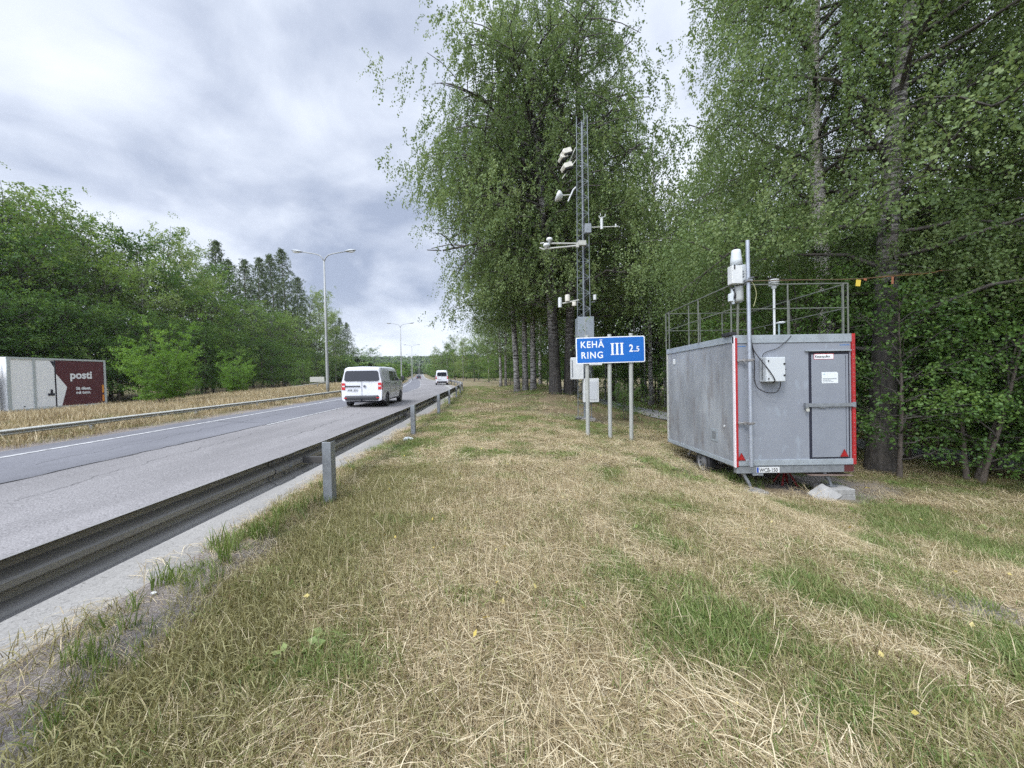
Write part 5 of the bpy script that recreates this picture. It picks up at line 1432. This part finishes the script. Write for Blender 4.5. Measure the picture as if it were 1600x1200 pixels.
willow = tree_proto(seed=47, H=3.2, h0=0.2, R=2.2, prof=([0, .3, .7, 1], [.55, .85, 1.0, .55]), nl=60, el=55, sag=0.25, tr=0.04, strand=0.5, k=20, lsize=0.12, mat_leaf=LB4, mat_wood=BARK, nsub=5, aper=6, droop=0.1, upleaf=0.8, multi=[(0, 0, -.7, 0), (.2, .1, .8, .3), (-.1, .2, 0, .7)], aspect=0.4)
blob = tree_proto(seed=53, H=13, h0=0.6, R=4.2, prof=([0, .2, .5, .8, 1], [.85, 1, .95, .7, .25]), nl=46, el=42, sag=0.25, tr=0.16, strand=0.8, k=8, lsize=0.20, mat_leaf=LB2, mat_wood=BARK, nsub=6, aper=7, droop=0.45, upleaf=0.3, rv=0.22, gap=0.40, top=0.5)
blob2 = tree_proto(seed=59, H=16, h0=1.5, R=3.6, prof=([0, .2, .5, .8, 1], [.7, 1, .95, .65, .25]), nl=42, el=50, sag=0.3, tr=0.15, strand=0.9, k=8, lsize=0.19, mat_leaf=LBY, mat_wood=BIRCH_BARK, nsub=6, aper=7, droop=0.7, rv=0.2, gap=0.40, top=0.4)
spruce = tree_proto(seed=61, H=19, h0=0.8, R=4.9, prof=([0, .12, .5, .85, 1], [.85, 1.0, .60, .20, .0]), nl=250, el=2, sag=0.25, tr=0.18, strand=0.30, k=9, lsize=0.23, mat_leaf=LSP, mat_wood=BARK, nsub=4, aper=4, spread=0.40, droop=0.45, aspect=0.34, wood_detail=False, gap=0.24, rv=0.15)
rr = random.Random(5)
GR = 'trees of the wood behind the verge'
LR1 = 'one of the birches filling the wood behind the footpath on the right'
LR2 = 'one of the dark broad-leaved trees of the wood behind the footpath'
LR3 = 'one of the low leafy saplings under the tall trees of the right-hand wood'
for (x, y, s) in ((14.5, 15.5, .62), (18.5, 13, .62), (16, 19, .72), (21, 16, .75), (12.8, 22.5, .85), (5.2, 31, 1.15), (10.5, 28, 1.1), (15, 27, 1.1), (20, 24, .9), (7.5, 36, 1.15), (12, 38, 1.1), (18, 35, 1.1), (3.0, 39, 1.05), (25, 30, 1.1), (24, 21, 1), (0.8, 52, 1), (5.5, 50, 1.1), (11, 52, 1.1), (19, 48, 1.1), (29, 40, 1.1), (18, 6.5, .9), (21, 9.5, 1.0), (16.5, 2.0, .9)):
    put(mid1, x, y, 'birch_tree', LR1, 'tree', 'birches of the wood behind the footpath', s * rr.uniform(.93, 1.07), rr.uniform(0, 6.3))
for (x, y, s) in ((9.0, 33, .9), (14, 33, .95), (5.0, 42, .9), (17, 30, 1), (22, 28, 1), (8.5, 44, 1), (15, 42, 1), (23, 38, 1), (1.8, 60, .9), (8, 62, 1), (16, 60, 1), (28, 50, 1.1), (27, 24, 1), (25, 14, 1), (22, 4, 1), (34, 33, 1.1)):
    put(mid2, x, y, 'broadleaf_tree', LR2, 'tree', 'dark trees of the wood behind the footpath', s * rr.uniform(.93, 1.07), rr.uniform(0, 6.3))
for (x, y, s) in ((11.2, 23.5, .75), (12.5, 26, .9), (9.4, 29.5, .8), (6.9, 39, .9), (13.5, 19, .85), (15.0, 16.2, .8), (16.2, 23, .9), (18, 21, .9), (10.2, 33.5, .8), (19.5, 18, .9), (17.6, 15, .8), (4.4, 46, .9), (20, 13, .9), (11.6, 30, .9), (14, 24, .9), (22, 19, 1), (2.2, 34.5, .55), (-0.2, 50, .6)):
    put(und, x, y, 'sapling', LR3, 'sapling', 'saplings under the trees of the right-hand wood', s, rr.uniform(0, 6.3))
for i, (x, y, s, lab) in enumerate(((10.1, 8.2, 1.0, 'dark green leafy bush right beside the dark-based birch next to the trailer'),
        (11.6, 8.9, 1.1, 'dark leafy bush with thin bare stems, second one right of the trailer'),
        (10.9, 10.2, 1.35, 'taller bush filling the gap behind the first two bushes right of the trailer'),
        (12.9, 9.8, 1.4, 'tall dark bush at the right edge, in front of the pale path'),
        (10.8, 7.3, 0.75, 'low round bush at the very right edge of the mown grass'),
        (12.2, 7.6, 1.2, 'dense dark bush cut off by the right edge of the picture'),
        (8.6, 11.6, 1.25, 'leafy bush hidden behind the back of the trailer'),
        (14.5, 12.5, 1.5, 'large bush beyond the pale path on the right'),
        (5.3, 17.5, 0.42, 'small dark shrub beside the footpath left of the trailer'))):
    put(bush, x, y, 'bush', lab, 'bush', None, s, rr.uniform(0, 6.3))
for (x, y, s, lab) in ((8.75, 8.35, .56, 'slender leafy sapling screening the dark birch trunk right of the trailer'), (11.4, 7.9, .62, 'leafy sapling near the right edge, its leaves reaching almost to the ground'), (12.6, 8.3, .75, 'tallest leafy sapling at the right edge in front of the bushes')):
    put(und, x, y, 'sapling', lab, 'sapling', None, s, rr.uniform(0, 6.3))
# thin bare stems of the wood seen under the crowns
stem = MB().tube([(0, 0, -0.3), (0.05, 0, 2.5), (-0.05, 0.03, 5.5), (0.08, 0, 9)], [0.075, 0.065, 0.055, 0.03], 7, False)
m_ = stem
for k in range(5):
    a = k * 2.2; z0 = 2.6 + k * 1.0
    m_.tube([(0, 0, z0), (0.5 * math.cos(a), 0.5 * math.sin(a), z0 + 0.25), (1.0 * math.cos(a), 1.0 * math.sin(a), z0 + 0.2)], [0.02, 0.012, 0.006], 4, False)
sm1 = stem.mesh('stem', BIRCH_BARK, smooth=True)
sm2 = sm1.copy(); sm2.materials.clear(); sm2.materials.append(BARKG)
for k in range(26):
    y = rr.uniform(26, 38); x = rr.uniform(4.2, 14) * y / 30
    o = link('tree_trunk', sm1 if k % 3 == 0 else sm2, None, (x, y, gz(x, y)), (rr.uniform(-.04, .04), rr.uniform(-.05, .05), rr.uniform(0, 6)))
    o.scale = (rr.uniform(.6, 1.2),) * 2 + (1,)
    tag(o, 'one of the thin bare stems in the shaded wood behind the blue sign', 'tree trunk', 'thin stems in the shaded wood')
# trees along the right of the road in the distance
for k, (x, y, s, pr) in enumerate(((-2.0, 62, .62, blob), (-4.5, 72, .66, blob2), (-8.5, 84, .62, blob), (-12.6, 96, .66, blob2), (0.5, 70, .8, blob2), (-4, 88, .8, blob), (-9, 100, .85, blob2), (-16.5, 108, .66, blob), (-20.5, 118, .7, blob2), (-24.5, 130, .72, blob), (-29.0, 145, .72, blob2), (-15, 122, .9, blob), (-22, 140, .95, blob2), (2.5, 82, .9, blob), (-34, 165, .8, blob), (-0.5, 57, .36, blob))):
    put(pr, x, y, 'broadleaf_tree', 'one of the distant green trees lining the right side of the road beyond the vans', 'tree', 'trees lining the far right side of the road', s, rr.uniform(0, 6.3))

# ---- forest beyond the far carriageway on the left
WH = CH(willow); UH = CH(und)
def at_px(px, off):
    k = (px - 800) / 580.0
    y = 30.0
    for _ in range(30):
        y = (float(rail_x(y)) - off) / k
    return k * y, y
def hor(px): return 586 - 0.0157 * (px - 680)
LL1 = 'one of the full green broad-leaved trees in the forest beyond the far carriageway'
LL2 = 'one of the pale feathery birches in the forest beyond the far carriageway'
LL3 = 'one of the dark pointed spruces in the forest left of the first street lamp'
sil = [(-330, 270, 'b'), (-240, 270, 'p'), (-150, 275, 'b'), (-70, 285, 'p'), (-25, 290, 'b'), (8, 283, 'p'), (38, 302, 'b'), (68, 293, 'p'), (100, 320, 'b'), (130, 322, 'p'), (160, 347, 'b'), (188, 343, 'b'), (228, 364, 'p'), (262, 352, 'p'), (290, 372, 'p'), (322, 392, 'b'), (343, 379, 's'), (366, 409, 's'), (390, 408, 's'), (411, 405, 's'), (430, 402, 's'), (449, 393, 's'), (468, 436, 's'), (487, 455, 'p'), (502, 450, 'p'), (522, 492, 's'), (533, 498, 's'), (545, 505, 's'), (558, 540, 'b'), (572, 552, 'b'), (586, 560, 's'), (600, 566, 'b'), (612, 571, 'b')]
HS = {"b": CH(blob), "p": CH(blob2), "s": CH(spruce)}
PRS = {'b': (blob, LL1, 'broadleaf_tree', 'broad-leaved trees of the forest on the left'), 'p': (blob2, LL2, 'birch_tree', 'pale birches of the forest on the left'), 's': (spruce, LL3, 'spruce_tree', 'spruces of the forest on the left')}
def forest_tree(px, ty, kd, off):
    x, y = at_px(px, off)
    h = (hor(px) - ty) / 580 * y + EYE - gz(x, y)
    s = h / HS[kd]
    wdt = s if kd == 's' else max(s, 0.62)
    pr, lab, nm, grp = PRS[kd]
    lab2 = {'b': 'broad-leaved', 'p': 'birch', 's': 'spruce'}[kd]
    return put(pr, x, y, nm, lab, 'tree', grp, wdt, rr.uniform(0, 6.3), s)
for (px, ty, kd) in sil:
    forest_tree(px, ty, kd, 44 if kd != 's' else 47)
for px in np.concatenate([np.arange(-300, 340, 48), np.arange(340, 600, 26)]):
    ty = float(np.interp(px, [-300, 0, 130, 250, 330, 400, 480, 540, 600], [330, 345, 385, 415, 440, 470, 500, 535, 570]))
    forest_tree(px + rr.uniform(-10, 10), ty + rr.uniform(-16, 14), 'p' if rr.random() < .3 else 'b', 38.5)
for px in np.concatenate([np.arange(-300, 330, 44), np.arange(330, 610, 24)]):
    ty = float(np.interp(px, [-300, 0, 130, 250, 330, 400, 480, 540, 600], [430, 440, 465, 490, 500, 525, 540, 560, 578]))
    x, y = at_px(px + rr.uniform(-10, 10), 34.5)
    h = (hor(px) - ty) / 580 * y + EYE - gz(x, y)
    put(und, x, y, 'sapling', 'one of the low bushy young trees along the front edge of the left forest', 'sapling', 'young trees along the forest edge on the left', max(h / UH, .55), rr.uniform(0, 6.3), h / UH)
for (px, base, top_, off, sc_, lab) in ((248, 634, 522, 16.5, 1.0, 'wide bright green round bush in the dry grass just right of the truck'),
        (372, 616, 558, 17.5, 1.0, 'smaller bright green bush between the wide round bush and the first lamp post'),
        (474, 606, 560, 24.0, 1.0, 'dull green bush behind the small pale sign near the first lamp post'),
        (305, 628, 590, 19.5, 1.0, 'low green bush tucked behind the right flank of the wide round bush'),
        (640, 600, 574, 9.5, 1.0, 'round green bush at the foot of the second street lamp, above the white van'),
        (622, 600, 566, 10.5, 1.0, 'taller dark bush just left of the second street lamp'),
        (655, 599, 580, 8.9, 1.0, 'low dark bush at the bend of the road by the left edge line')):
    x, y = at_px(px, off)
    if px > 600: x, y = {640: (-22.6, 76), 622: (-25.0, 80), 655: (-27.8, 97)}[px]
    h = (hor(px) - top_) / 580 * y + EYE - gz(x, y)
    s = h / WH * 1.3
    wd_ = 1.2 if px < 300 else 1.1
    put(willow if px in (248, 372, 640) else und, x, y, 'bush', lab, 'bush', None, s * wd_ if px in (248, 372, 640) else h / UH, rr.uniform(0, 6.3), s if px in (248, 372, 640) else h / UH)


# ================================================================ scattered stuff (grass, distant wood) through geometry nodes
def scatter(name, protos, P, rot, scl, idx, label=None):
    pc = bpy.data.collections.new(name + '_pieces')
    for i, me in enumerate(protos):
        o = bpy.data.objects.new('%s_%02d' % (name, i), me)
        pc.objects.link(o)
    me = bpy.data.meshes.new(name)
    n = len(P)
    me.vertices.add(n); me.vertices.foreach_set('co', np.asarray(P, np.float32).ravel())
    a = me.attributes.new('rot', 'FLOAT_VECTOR', 'POINT'); a.data.foreach_set('vector', np.asarray(rot, np.float32).ravel())
    a = me.attributes.new('scl', 'FLOAT_VECTOR', 'POINT'); a.data.foreach_set('vector', np.asarray(scl, np.float32).ravel())
    a = me.attributes.new('idx', 'INT', 'POINT'); a.data.foreach_set('value', np.asarray(idx, np.int32))
    o = link(name, me); tag(o, kind='stuff')
    if label: o['label'] = label
    ng = bpy.data.node_groups.new(name, 'GeometryNodeTree')
    ng.interface.new_socket('Geometry', in_out='INPUT', socket_type='NodeSocketGeometry')
    ng.interface.new_socket('Geometry', in_out='OUTPUT', socket_type='NodeSocketGeometry')
    gi = ng.nodes.new('NodeGroupInput'); go = ng.nodes.new('NodeGroupOutput')
    ci = ng.nodes.new('GeometryNodeCollectionInfo'); ci.inputs['Collection'].default_value = pc
    ci.inputs['Separate Children'].default_value = True; ci.inputs['Reset Children'].default_value = True
    ip = ng.nodes.new('GeometryNodeInstanceOnPoints'); ip.inputs['Pick Instance'].default_value = True
    def attr(nm, ty):
        q_ = ng.nodes.new('GeometryNodeInputNamedAttribute'); q_.data_type = ty; q_.inputs['Name'].default_value = nm
        return [s_ for s_ in q_.outputs if s_.enabled and s_.name == 'Attribute'][0]
    ng.links.new(gi.outputs[0], ip.inputs['Points'])
    ng.links.new(ci.outputs[0], ip.inputs['Instance'])
    ng.links.new(attr('idx', 'INT'), ip.inputs['Instance Index'])
    ng.links.new(attr('rot', 'FLOAT_VECTOR'), ip.inputs['Rotation'])
    ng.links.new(attr('scl', 'FLOAT_VECTOR'), ip.inputs['Scale'])
    ng.links.new(ip.outputs[0], go.inputs[0])
    md = o.modifiers.new('scatter', 'NODES'); md.node_group = ng
    return o

def blades(n, rad, h, w, bend, flat, mat, tone=(0, 1), seed=0, zoff=0.0, arch=0.03, az_sd=None):
    rng = np.random.default_rng(seed)
    th = rng.uniform(0, 6.283, n); rr_ = rad * np.sqrt(rng.uniform(0, 1, n))
    B = np.stack([rr_ * np.cos(th), rr_ * np.sin(th), np.zeros(n)], 1)
    az = rng.uniform(0, 6.283, n) if az_sd is None else rng.normal(0, az_sd, n)
    d = np.stack([np.cos(az), np.sin(az), np.zeros(n)], 1)
    ln = h * rng.uniform(0.45, 1.2, n)
    S = np.array([0, 0.35, 0.7, 1.0])
    isf = rng.uniform(0, 1, n) < flat
    bd = bend * rng.uniform(0.2, 1.2, n)
    up = np.where(isf[:, None], (arch + rng.uniform(0, 0.022, n))[:, None] * (0.3 + 4 * S * (1 - S)) + rng.uniform(-0.1, 0.25, n)[:, None] * S * ln[:, None] * 0.35, ln[:, None] * (S - 0.35 * bd[:, None] * S ** 2))
    hz_ = np.where(isf[:, None], ln[:, None] * (S - 0.5) * 1.35, ln[:, None] * bd[:, None] * S ** 1.8)
    crv = rng.normal(0, 0.05, n)[:, None] * ln[:, None] * S ** 2
    nrm = np.stack([-d[:, 1], d[:, 0], np.zeros(n)], 1)
    C = B[:, None] + d[:, None] * hz_[..., None] + nrm[:, None] * crv[..., None] + np.array([0, 0, 1.0]) * (up[..., None] + zoff)
    wd = w * rng.uniform(0.6, 1.3, n)[:, None] * np.array([0.8, 1.0, 0.75, 0.12])
    tw = rng.uniform(0, 3.14, n)
    side = nrm * np.cos(tw * .5)[:, None] + d * np.sin(tw * .5)[:, None]
    v = np.stack([C - side[:, None] * wd[..., None] * .5, C + side[:, None] * wd[..., None] * .5], 2)   # n,4,2,3
    base = np.arange(n)[:, None] * 8
    q = np.concatenate([base + np.array([[2 * k, 2 * k + 1, 2 * k + 3, 2 * k + 2]]) for k in range(3)], 1).reshape(-1, 4)
    tn = np.repeat(rng.uniform(tone[0], tone[1], n), 3)
    return v.reshape(-1, 3), q, tn
def blade_mesh(name, parts, mat):
    V_, Q_, T_ = [], [], []
    o_ = 0
    for v, q_, t_ in parts:
        V_.append(v); Q_.append(q_ + o_); T_.append(t_); o_ += len(v)
    return mesh_from(name, np.concatenate(V_), quads=np.concatenate(Q_), mat=mat, fattr={'tone': np.concatenate(T_)})
STRAW = leaf_mat('dry_straw', (0.12, 0.085, 0.042), (0.42, 0.335, 0.185), (0.74, 0.645, 0.44), 0.2, 0.3)
GREEN = leaf_mat('green_grass', (0.09, 0.14, 0.032), (0.18, 0.245, 0.068), (0.33, 0.375, 0.15), 0.3, 0.5)
OLIVE = leaf_mat('olive_grass', (0.12, 0.112, 0.042), (0.235, 0.22, 0.088), (0.41, 0.38, 0.19), 0.3, 0.4)
pieces = []
for s in range(4): pieces.append(blade_mesh('straw_mat', [blades(84, 0.28, 0.18, 0.0035, 0.4, 0.97, None, (0.25, 1), 100 + s, -0.004, 0.012, 0.6), blades(16, 0.28, 0.075, 0.004, 0.6, 0.5, None, (0, 0.4), 140 + s)], STRAW))       # 0-3
for s in range(3): pieces.append(blade_mesh('green_tuft', [blades(70, 0.13, 0.10, 0.0048, 0.8, 0.1, None, (0, 1), 200 + s)], GREEN))        # 4-6
for s in range(3): pieces.append(blade_mesh('olive_tuft', [blades(60, 0.20, 0.105, 0.0042, 0.6, 0.3, None, (0, 1), 300 + s)], OLIVE))       # 7-9
for s in range(2): pieces.append(blade_mesh('dry_stems', [blades(10, 0.18, 0.22, 0.0032, 0.5, 0.5, None, (0.4, 1), 400 + s)], STRAW))      # 10-11
for s in range(2): pieces.append(blade_mesh('broad_green', [blades(16, 0.07, 0.26, 0.009, 0.4, 0.0, None, (0.1, 0.8), 500 + s)], GREEN))      # 12-13
for s in range(2): pieces.append(blade_mesh('far_straw', [blades(90, 0.55, 0.24, 0.011, 0.6, 0.6, None, (0, 1), 600 + s)], STRAW))          # 14-15
for s in range(2): pieces.append(blade_mesh('far_green', [blades(90, 0.50, 0.15, 0.011, 0.6, 0.1, None, (0, 1), 700 + s)], GREEN))          # 16-17
for s in range(2): pieces.append(blade_mesh('far_olive', [blades(90, 0.55, 0.16, 0.011, 0.6, 0.2, None, (0, 1), 720 + s)], OLIVE))          # 18-19
for s in range(2): pieces.append(blade_mesh('tall_dry', [blades(60, 0.35, 0.42, 0.010, 0.4, 0.05, None, (0.1, 1), 800 + s)], STRAW))        # 20-21
def leaflets(n, rad, sz, seed, mat, name, up=0.25):
    r_ = np.random.default_rng(seed)
    P = np.stack([r_.uniform(-rad, rad, n), r_.uniform(-rad, rad, n), r_.uniform(0.03, 0.06, n)], 1)
    D = np.stack([r_.normal(0, 1, n), r_.normal(0, 1, n), r_.uniform(-.1, up, n)], 1)
    return leaf_mesh(name, P, D, sz * r_.uniform(0.7, 1.2, n), r_.uniform(0, 1, n), mat, 0.75, nbias=np.array([0, 0, 6.0]) * 0)
YLEAF = leaf_mat('fallen_yellow_leaf', (0.35, 0.24, 0.05), (0.55, 0.45, 0.12), (0.70, 0.62, 0.30), 0.2, 0.5)
pieces.append(leaflets(3, 0.35, 0.045, 901, YLEAF, 'fallen_leaf')); pieces.append(leaflets(2, 0.3, 0.04, 902, YLEAF, 'fallen_leaf'))      # 22-23
pieces.append(leaflets(26, 0.09, 0.05, 903, GREEN, 'weed_rosette', 0.6)); pieces.append(leaflets(18, 0.07, 0.06, 904, GREEN, 'weed_rosette', 0.5))      # 24-25
def green_mask(x, y):
    n = vnoise(x, y, 0.75, 31) * 0.45 + vnoise(x, y, 0.28, 32) * 0.4 + vnoise(x, y, 2.5, 33) * 0.15
    s1 = 0.16 * np.exp(-((x - 1.15 - 0.05 * y) / 0.55) ** 2) * sstep(y, 1.2, 2.5) * (1 - sstep(y, 5.5, 8))
    s2 = 0.07 * sstep(x, 1.4, 3.0)
    s3 = -0.30 * np.exp(-((x + 0.2) / 0.9) ** 2) * (y < 7)
    s4 = 0.16 * np.exp(-((x + 1.2 + 0.1 * y) / 0.5) ** 2)
    s5 = 0.12 * sstep(y, 14, 22)
    return n + s1 + s2 + s3 + s4 + s5
def choose(g, n, gi, oi, si):
    u = rg.uniform(size=n)
    pg = np.clip((g - 0.52) * 4.2, 0.03, 0.78); po = np.clip((g - 0.37) * 2.2, 0.13, 0.50)
    return np.where(u < pg, rg.integers(*gi, n), np.where(u < pg + po, rg.integers(*oi, n), rg.integers(*si, n)))
PX, PY, PI_, PS, PZs, PT = [], [], [], [], [], []
rg = np.random.default_rng(99)
def add_pts(x, y, idx, s, zs=None, tilt=0.12):
    z = ground_z(x, y) - 0.005
    PX.append(np.stack([x, y, z], 1)); PI_.append(idx); PS.append(np.stack([s, s, (zs if zs is not None else s)], 1))
    swirl = 9.0 * vnoise(x, y, 0.9, 51) + 4.0 * vnoise(x, y, 0.35, 52) + rg.normal(0, 0.3, len(x)) + math.pi * rg.integers(0, 2, len(x))
    rzz = np.where((idx < 4) & (rg.uniform(size=len(x)) < 0.8), swirl, rg.uniform(0, 6.283, len(x)))
    PT.append(np.stack([rg.normal(0, tilt, len(x)), rg.normal(0, tilt, len(x)), rzz], 1))
def verge(n, y0, y1, xmax, far=False):
    y = np.sqrt(rg.uniform(y0 ** 2, y1 ** 2, n)); x = rg.uniform(-1, 1, n) * (1.5 * y + 2.6)
    o = rail_x(y) - x
    edge = 0.50 + 0.75 * (vnoise(x, y, 0.35, 41) - 0.5) + 0.3 * (vnoise(x, y, 1.4, 42) - 0.5)
    keep = (o < edge) & (x < xmax)
    # nothing on the footpath
    pxx = np.interp(y, [2, 8, 11.6, 15.5, 19.6, 24.7, 34, 50, 80], [17, 14.2, 12.3, 10.2, 8.8, 7.6, 6.9, 6.2, 6])
    keep &= np.abs(x - pxx) > 1.45 + 0.2 * rg.normal(size=n) * 0.3
    inside = (x > TBX + 0.0) & (x < TBX + Wt) & (y > TBY - 0.02) & (y < TBY + Lt)
    keep &= ~(inside & (rg.uniform(size=n) < 0.5))
    keep &= (np.hypot(x - (TBX + U(1176)), y - 6.98) > 0.33) & (np.hypot(x - (TBX + U(1292)), y - 6.9) > 0.52)
    keep &= ~((np.abs(x - 4.15) < 0.25) & (np.abs(y - 8.2) < 0.5) & (rg.uniform(size=n) < 0.85))
    bm_ = bare_mask(x, y)
    keep &= rg.uniform(size=n) > bm_ * 0.9
    return x[keep], y[keep]
# near
x, y = verge(27000, 0.4, 6.5, 12)
g_ = green_mask(x, y); u = rg.uniform(size=len(x))
left_ol = np.exp(-((x + 1.75) / 0.75) ** 2) * 0.9
idx = choose(g_, len(x), (4, 7), (7, 10), (0, 4)); idx = np.where(u < left_ol, rg.integers(7, 10, len(x)), idx)
add_pts(x, y, idx, rg.uniform(0.7, 1.25, len(x)), tilt=0.06)
x, y = verge(1500, 0.7, 6.0, 8); add_pts(x, y, rg.integers(10, 12, len(x)), rg.uniform(0.6, 1.1, len(x)), tilt=0.3)
# mid
x, y = verge(17500, 6.0, 15, 18)
g_ = green_mask(x, y); u = rg.uniform(size=len(x))
idx = choose(g_, len(x), (4, 7), (7, 10), (0, 4))
add_pts(x, y, idx, rg.uniform(0.8, 1.4, len(x)) * 1.15, rg.uniform(0.7, 1.1, len(x)))
# far
x, y = verge(9000, 14, 48, 16)
g_ = green_mask(x, y); u = rg.uniform(size=len(x))
idx = np.where(g_ + 0.2 * (u - .5) > 0.58, rg.integers(16, 18, len(x)), np.where(g_ > 0.48, rg.integers(18, 20, len(x)), rg.integers(14, 16, len(x))))
add_pts(x, y, idx, rg.uniform(0.8, 1.3, len(x)), rg.uniform(0.45, 0.9, len(x)))
# tufts along the shoulder beside the rail
for (tx, ty_, n, sc_) in ((-2.62, 3.45, 5, 1.0), (-2.55, 3.75, 7, 0.95), (-2.58, 4.1, 8, .9), (-2.5, 4.5, 8, .85), (-2.62, 3.0, 5, .95), (-2.35, 2.6, 3, 0.7), (-2.5, 2.3, 5, .7), (-2.3, 2.15, 5, .6), (-2.7, 5.3, 6, .8), (-2.75, 6.3, 6, .7), (-2.2, 5.0, 5, .6), (-2.15, 1.9, 6, .6), (-2.4, 2.0, 5, .65)):
    x = tx + rg.normal(0, 0.10, n); y = ty_ + rg.normal(0, 0.13, n)
    add_pts(x, y, rg.integers(12, 14, n), rg.uniform(0.7, 1.0, n) * sc_, tilt=0.15)
x = rg.uniform(1.0, 6, 60); y = rg.uniform(2, 6, 60); add_pts(x, y, rg.integers(4, 7, 60), rg.uniform(0.8, 1.2, 60))
# fallen yellow leaves, small broad-leaved weeds, a few long pale stalks at the photographer's feet
x, y = verge(300, 1.0, 9, 9); add_pts(x, y, rg.integers(22, 24, len(x)), rg.uniform(0.7, 1.1, len(x)))
x, y = verge(420, 1.0, 8, 9); k_ = green_mask(x, y) > 0.5; x, y = x[k_], y[k_]; add_pts(x, y, rg.integers(24, 26, len(x)), rg.uniform(0.6, 1.2, len(x)))
n = 16; x = -0.45 + rg.normal(0, 0.35, n); y = 1.25 + rg.normal(0, 0.10, n); add_pts(x, y, rg.integers(10, 12, n), rg.uniform(1.1, 1.7, n), np.full(n, 0.7), tilt=0.5)
# greener growth under the trailer edge
n = 60; x = TBX + rg.uniform(0.0, 0.6, n); y = TBY + rg.uniform(0.1, 1.1, n); add_pts(x, y, rg.integers(12, 14, n), rg.uniform(0.5, 1.0, n))
# median: tall dry grass
n = 14000; y = rg.uniform(4, 110, n) ** 1.0; o = rg.uniform(8.75, 23.2, n); x = rail_x(y) - o
k_ = (rg.uniform(size=n) < np.clip(30 / y, 0.25, 1)) & ~((o > 8.6) & (o < 9.0) & (rg.uniform(size=n) < .6)) & (np.abs(x) < 1.6 * y + 3)
x, y, o = x[k_], y[k_], o[k_]
add_pts(x, y, np.where(rg.uniform(size=len(x)) < 0.38, rg.integers(18, 20, len(x)), rg.integers(20, 22, len(x))), rg.uniform(0.8, 1.3, len(x)) * np.where(y > 40, 1.5, 1), np.where(o < 9.4, 0.7, np.where(o < 10.4, 0.6, 0.85)) * rg.uniform(0.6, 1.1, len(x)))
scatter('grass', pieces, np.concatenate(PX), np.concatenate(PT), np.concatenate(PS), np.concatenate(PI_), 'dry mown grass and straw with green tufts on the verge and median')

# distant woods
def clump(seed, mat, pointed=False):
    r_ = np.random.default_rng(seed); n = 420
    t_ = r_.uniform(0, 1, n)
    pr_ = (1 - t_) ** 0.8 if pointed else np.sin(np.pi * (0.12 + 0.83 * t_)) ** 0.6
    a = r_.uniform(0, 6.283, n); rad = 2.6 * pr_ * r_.uniform(0.55, 1.0, n)
    P = np.stack([rad * np.cos(a), rad * np.sin(a), 1.0 + 9.5 * t_], 1)
    D = np.stack([np.cos(a), np.sin(a), r_.uniform(-.6, .6, n)], 1)
    return leaf_mesh('clump', P, D, r_.uniform(0.7, 1.3, n), r_.uniform(0, 1, n), mat, 0.9)
cl_ = [clump(1, LB2), clump(2, LB2), clump(3, LBY), clump(4, LSP, True)]
n = 11000
y = rg.uniform(150, 1300, n) ** 1.0; x = rg.uniform(-1.0, 1.0, n) * (0.9 * y + 60) - 0.18 * y
o = rail_x(y) - x
k_ = (o > np.where(y > 200, 14, 34)) | (o < -6) | (y > 470)
k_ &= ~((y < 300) & (o < -90)) & ~((y < 200) & (o > 120))
x, y = x[k_], y[k_]
s = np.clip(y / 260, 0.9, 2.2) * rg.uniform(0.75, 1.25, len(x))
s = np.where(y > 600, rg.uniform(0.9, 1.5, len(x)), rg.uniform(0.7, 1.1, len(x)))
P = np.stack([x, y, ground_z(x, y) - 0.5], 1)
scatter('distant_forest', cl_, P, np.stack([np.zeros(len(x)), np.zeros(len(x)), rg.uniform(0, 6.28, len(x))], 1), np.stack([s * 1.5, s * 1.5, s], 1), rg.integers(0, 4, len(x)), 'far-off mixed wood covering the hills at the end of the road')

# ---------------------------------------------------------------- air
HAZE = bpy.data.materials.new('haze_air'); HAZE.use_nodes = True
t = HAZE.node_tree; t.nodes.clear()
pv = N(t, 'ShaderNodeVolumePrincipled'); pv.inputs['Color'].default_value = (0.86, 0.92, 1.0, 1); pv.inputs['Density'].default_value = 0.00013
pv.inputs['Anisotropy'].default_value = 0.0
oo = N(t, 'ShaderNodeOutputMaterial'); L(t, pv.outputs[0], oo.inputs['Volume'])
if USE_HAZE:
    hb = MB().box(-1300, 960, -70, 1500, -3.5, 66).build('haze', HAZE); tag(hb, kind='stuff')
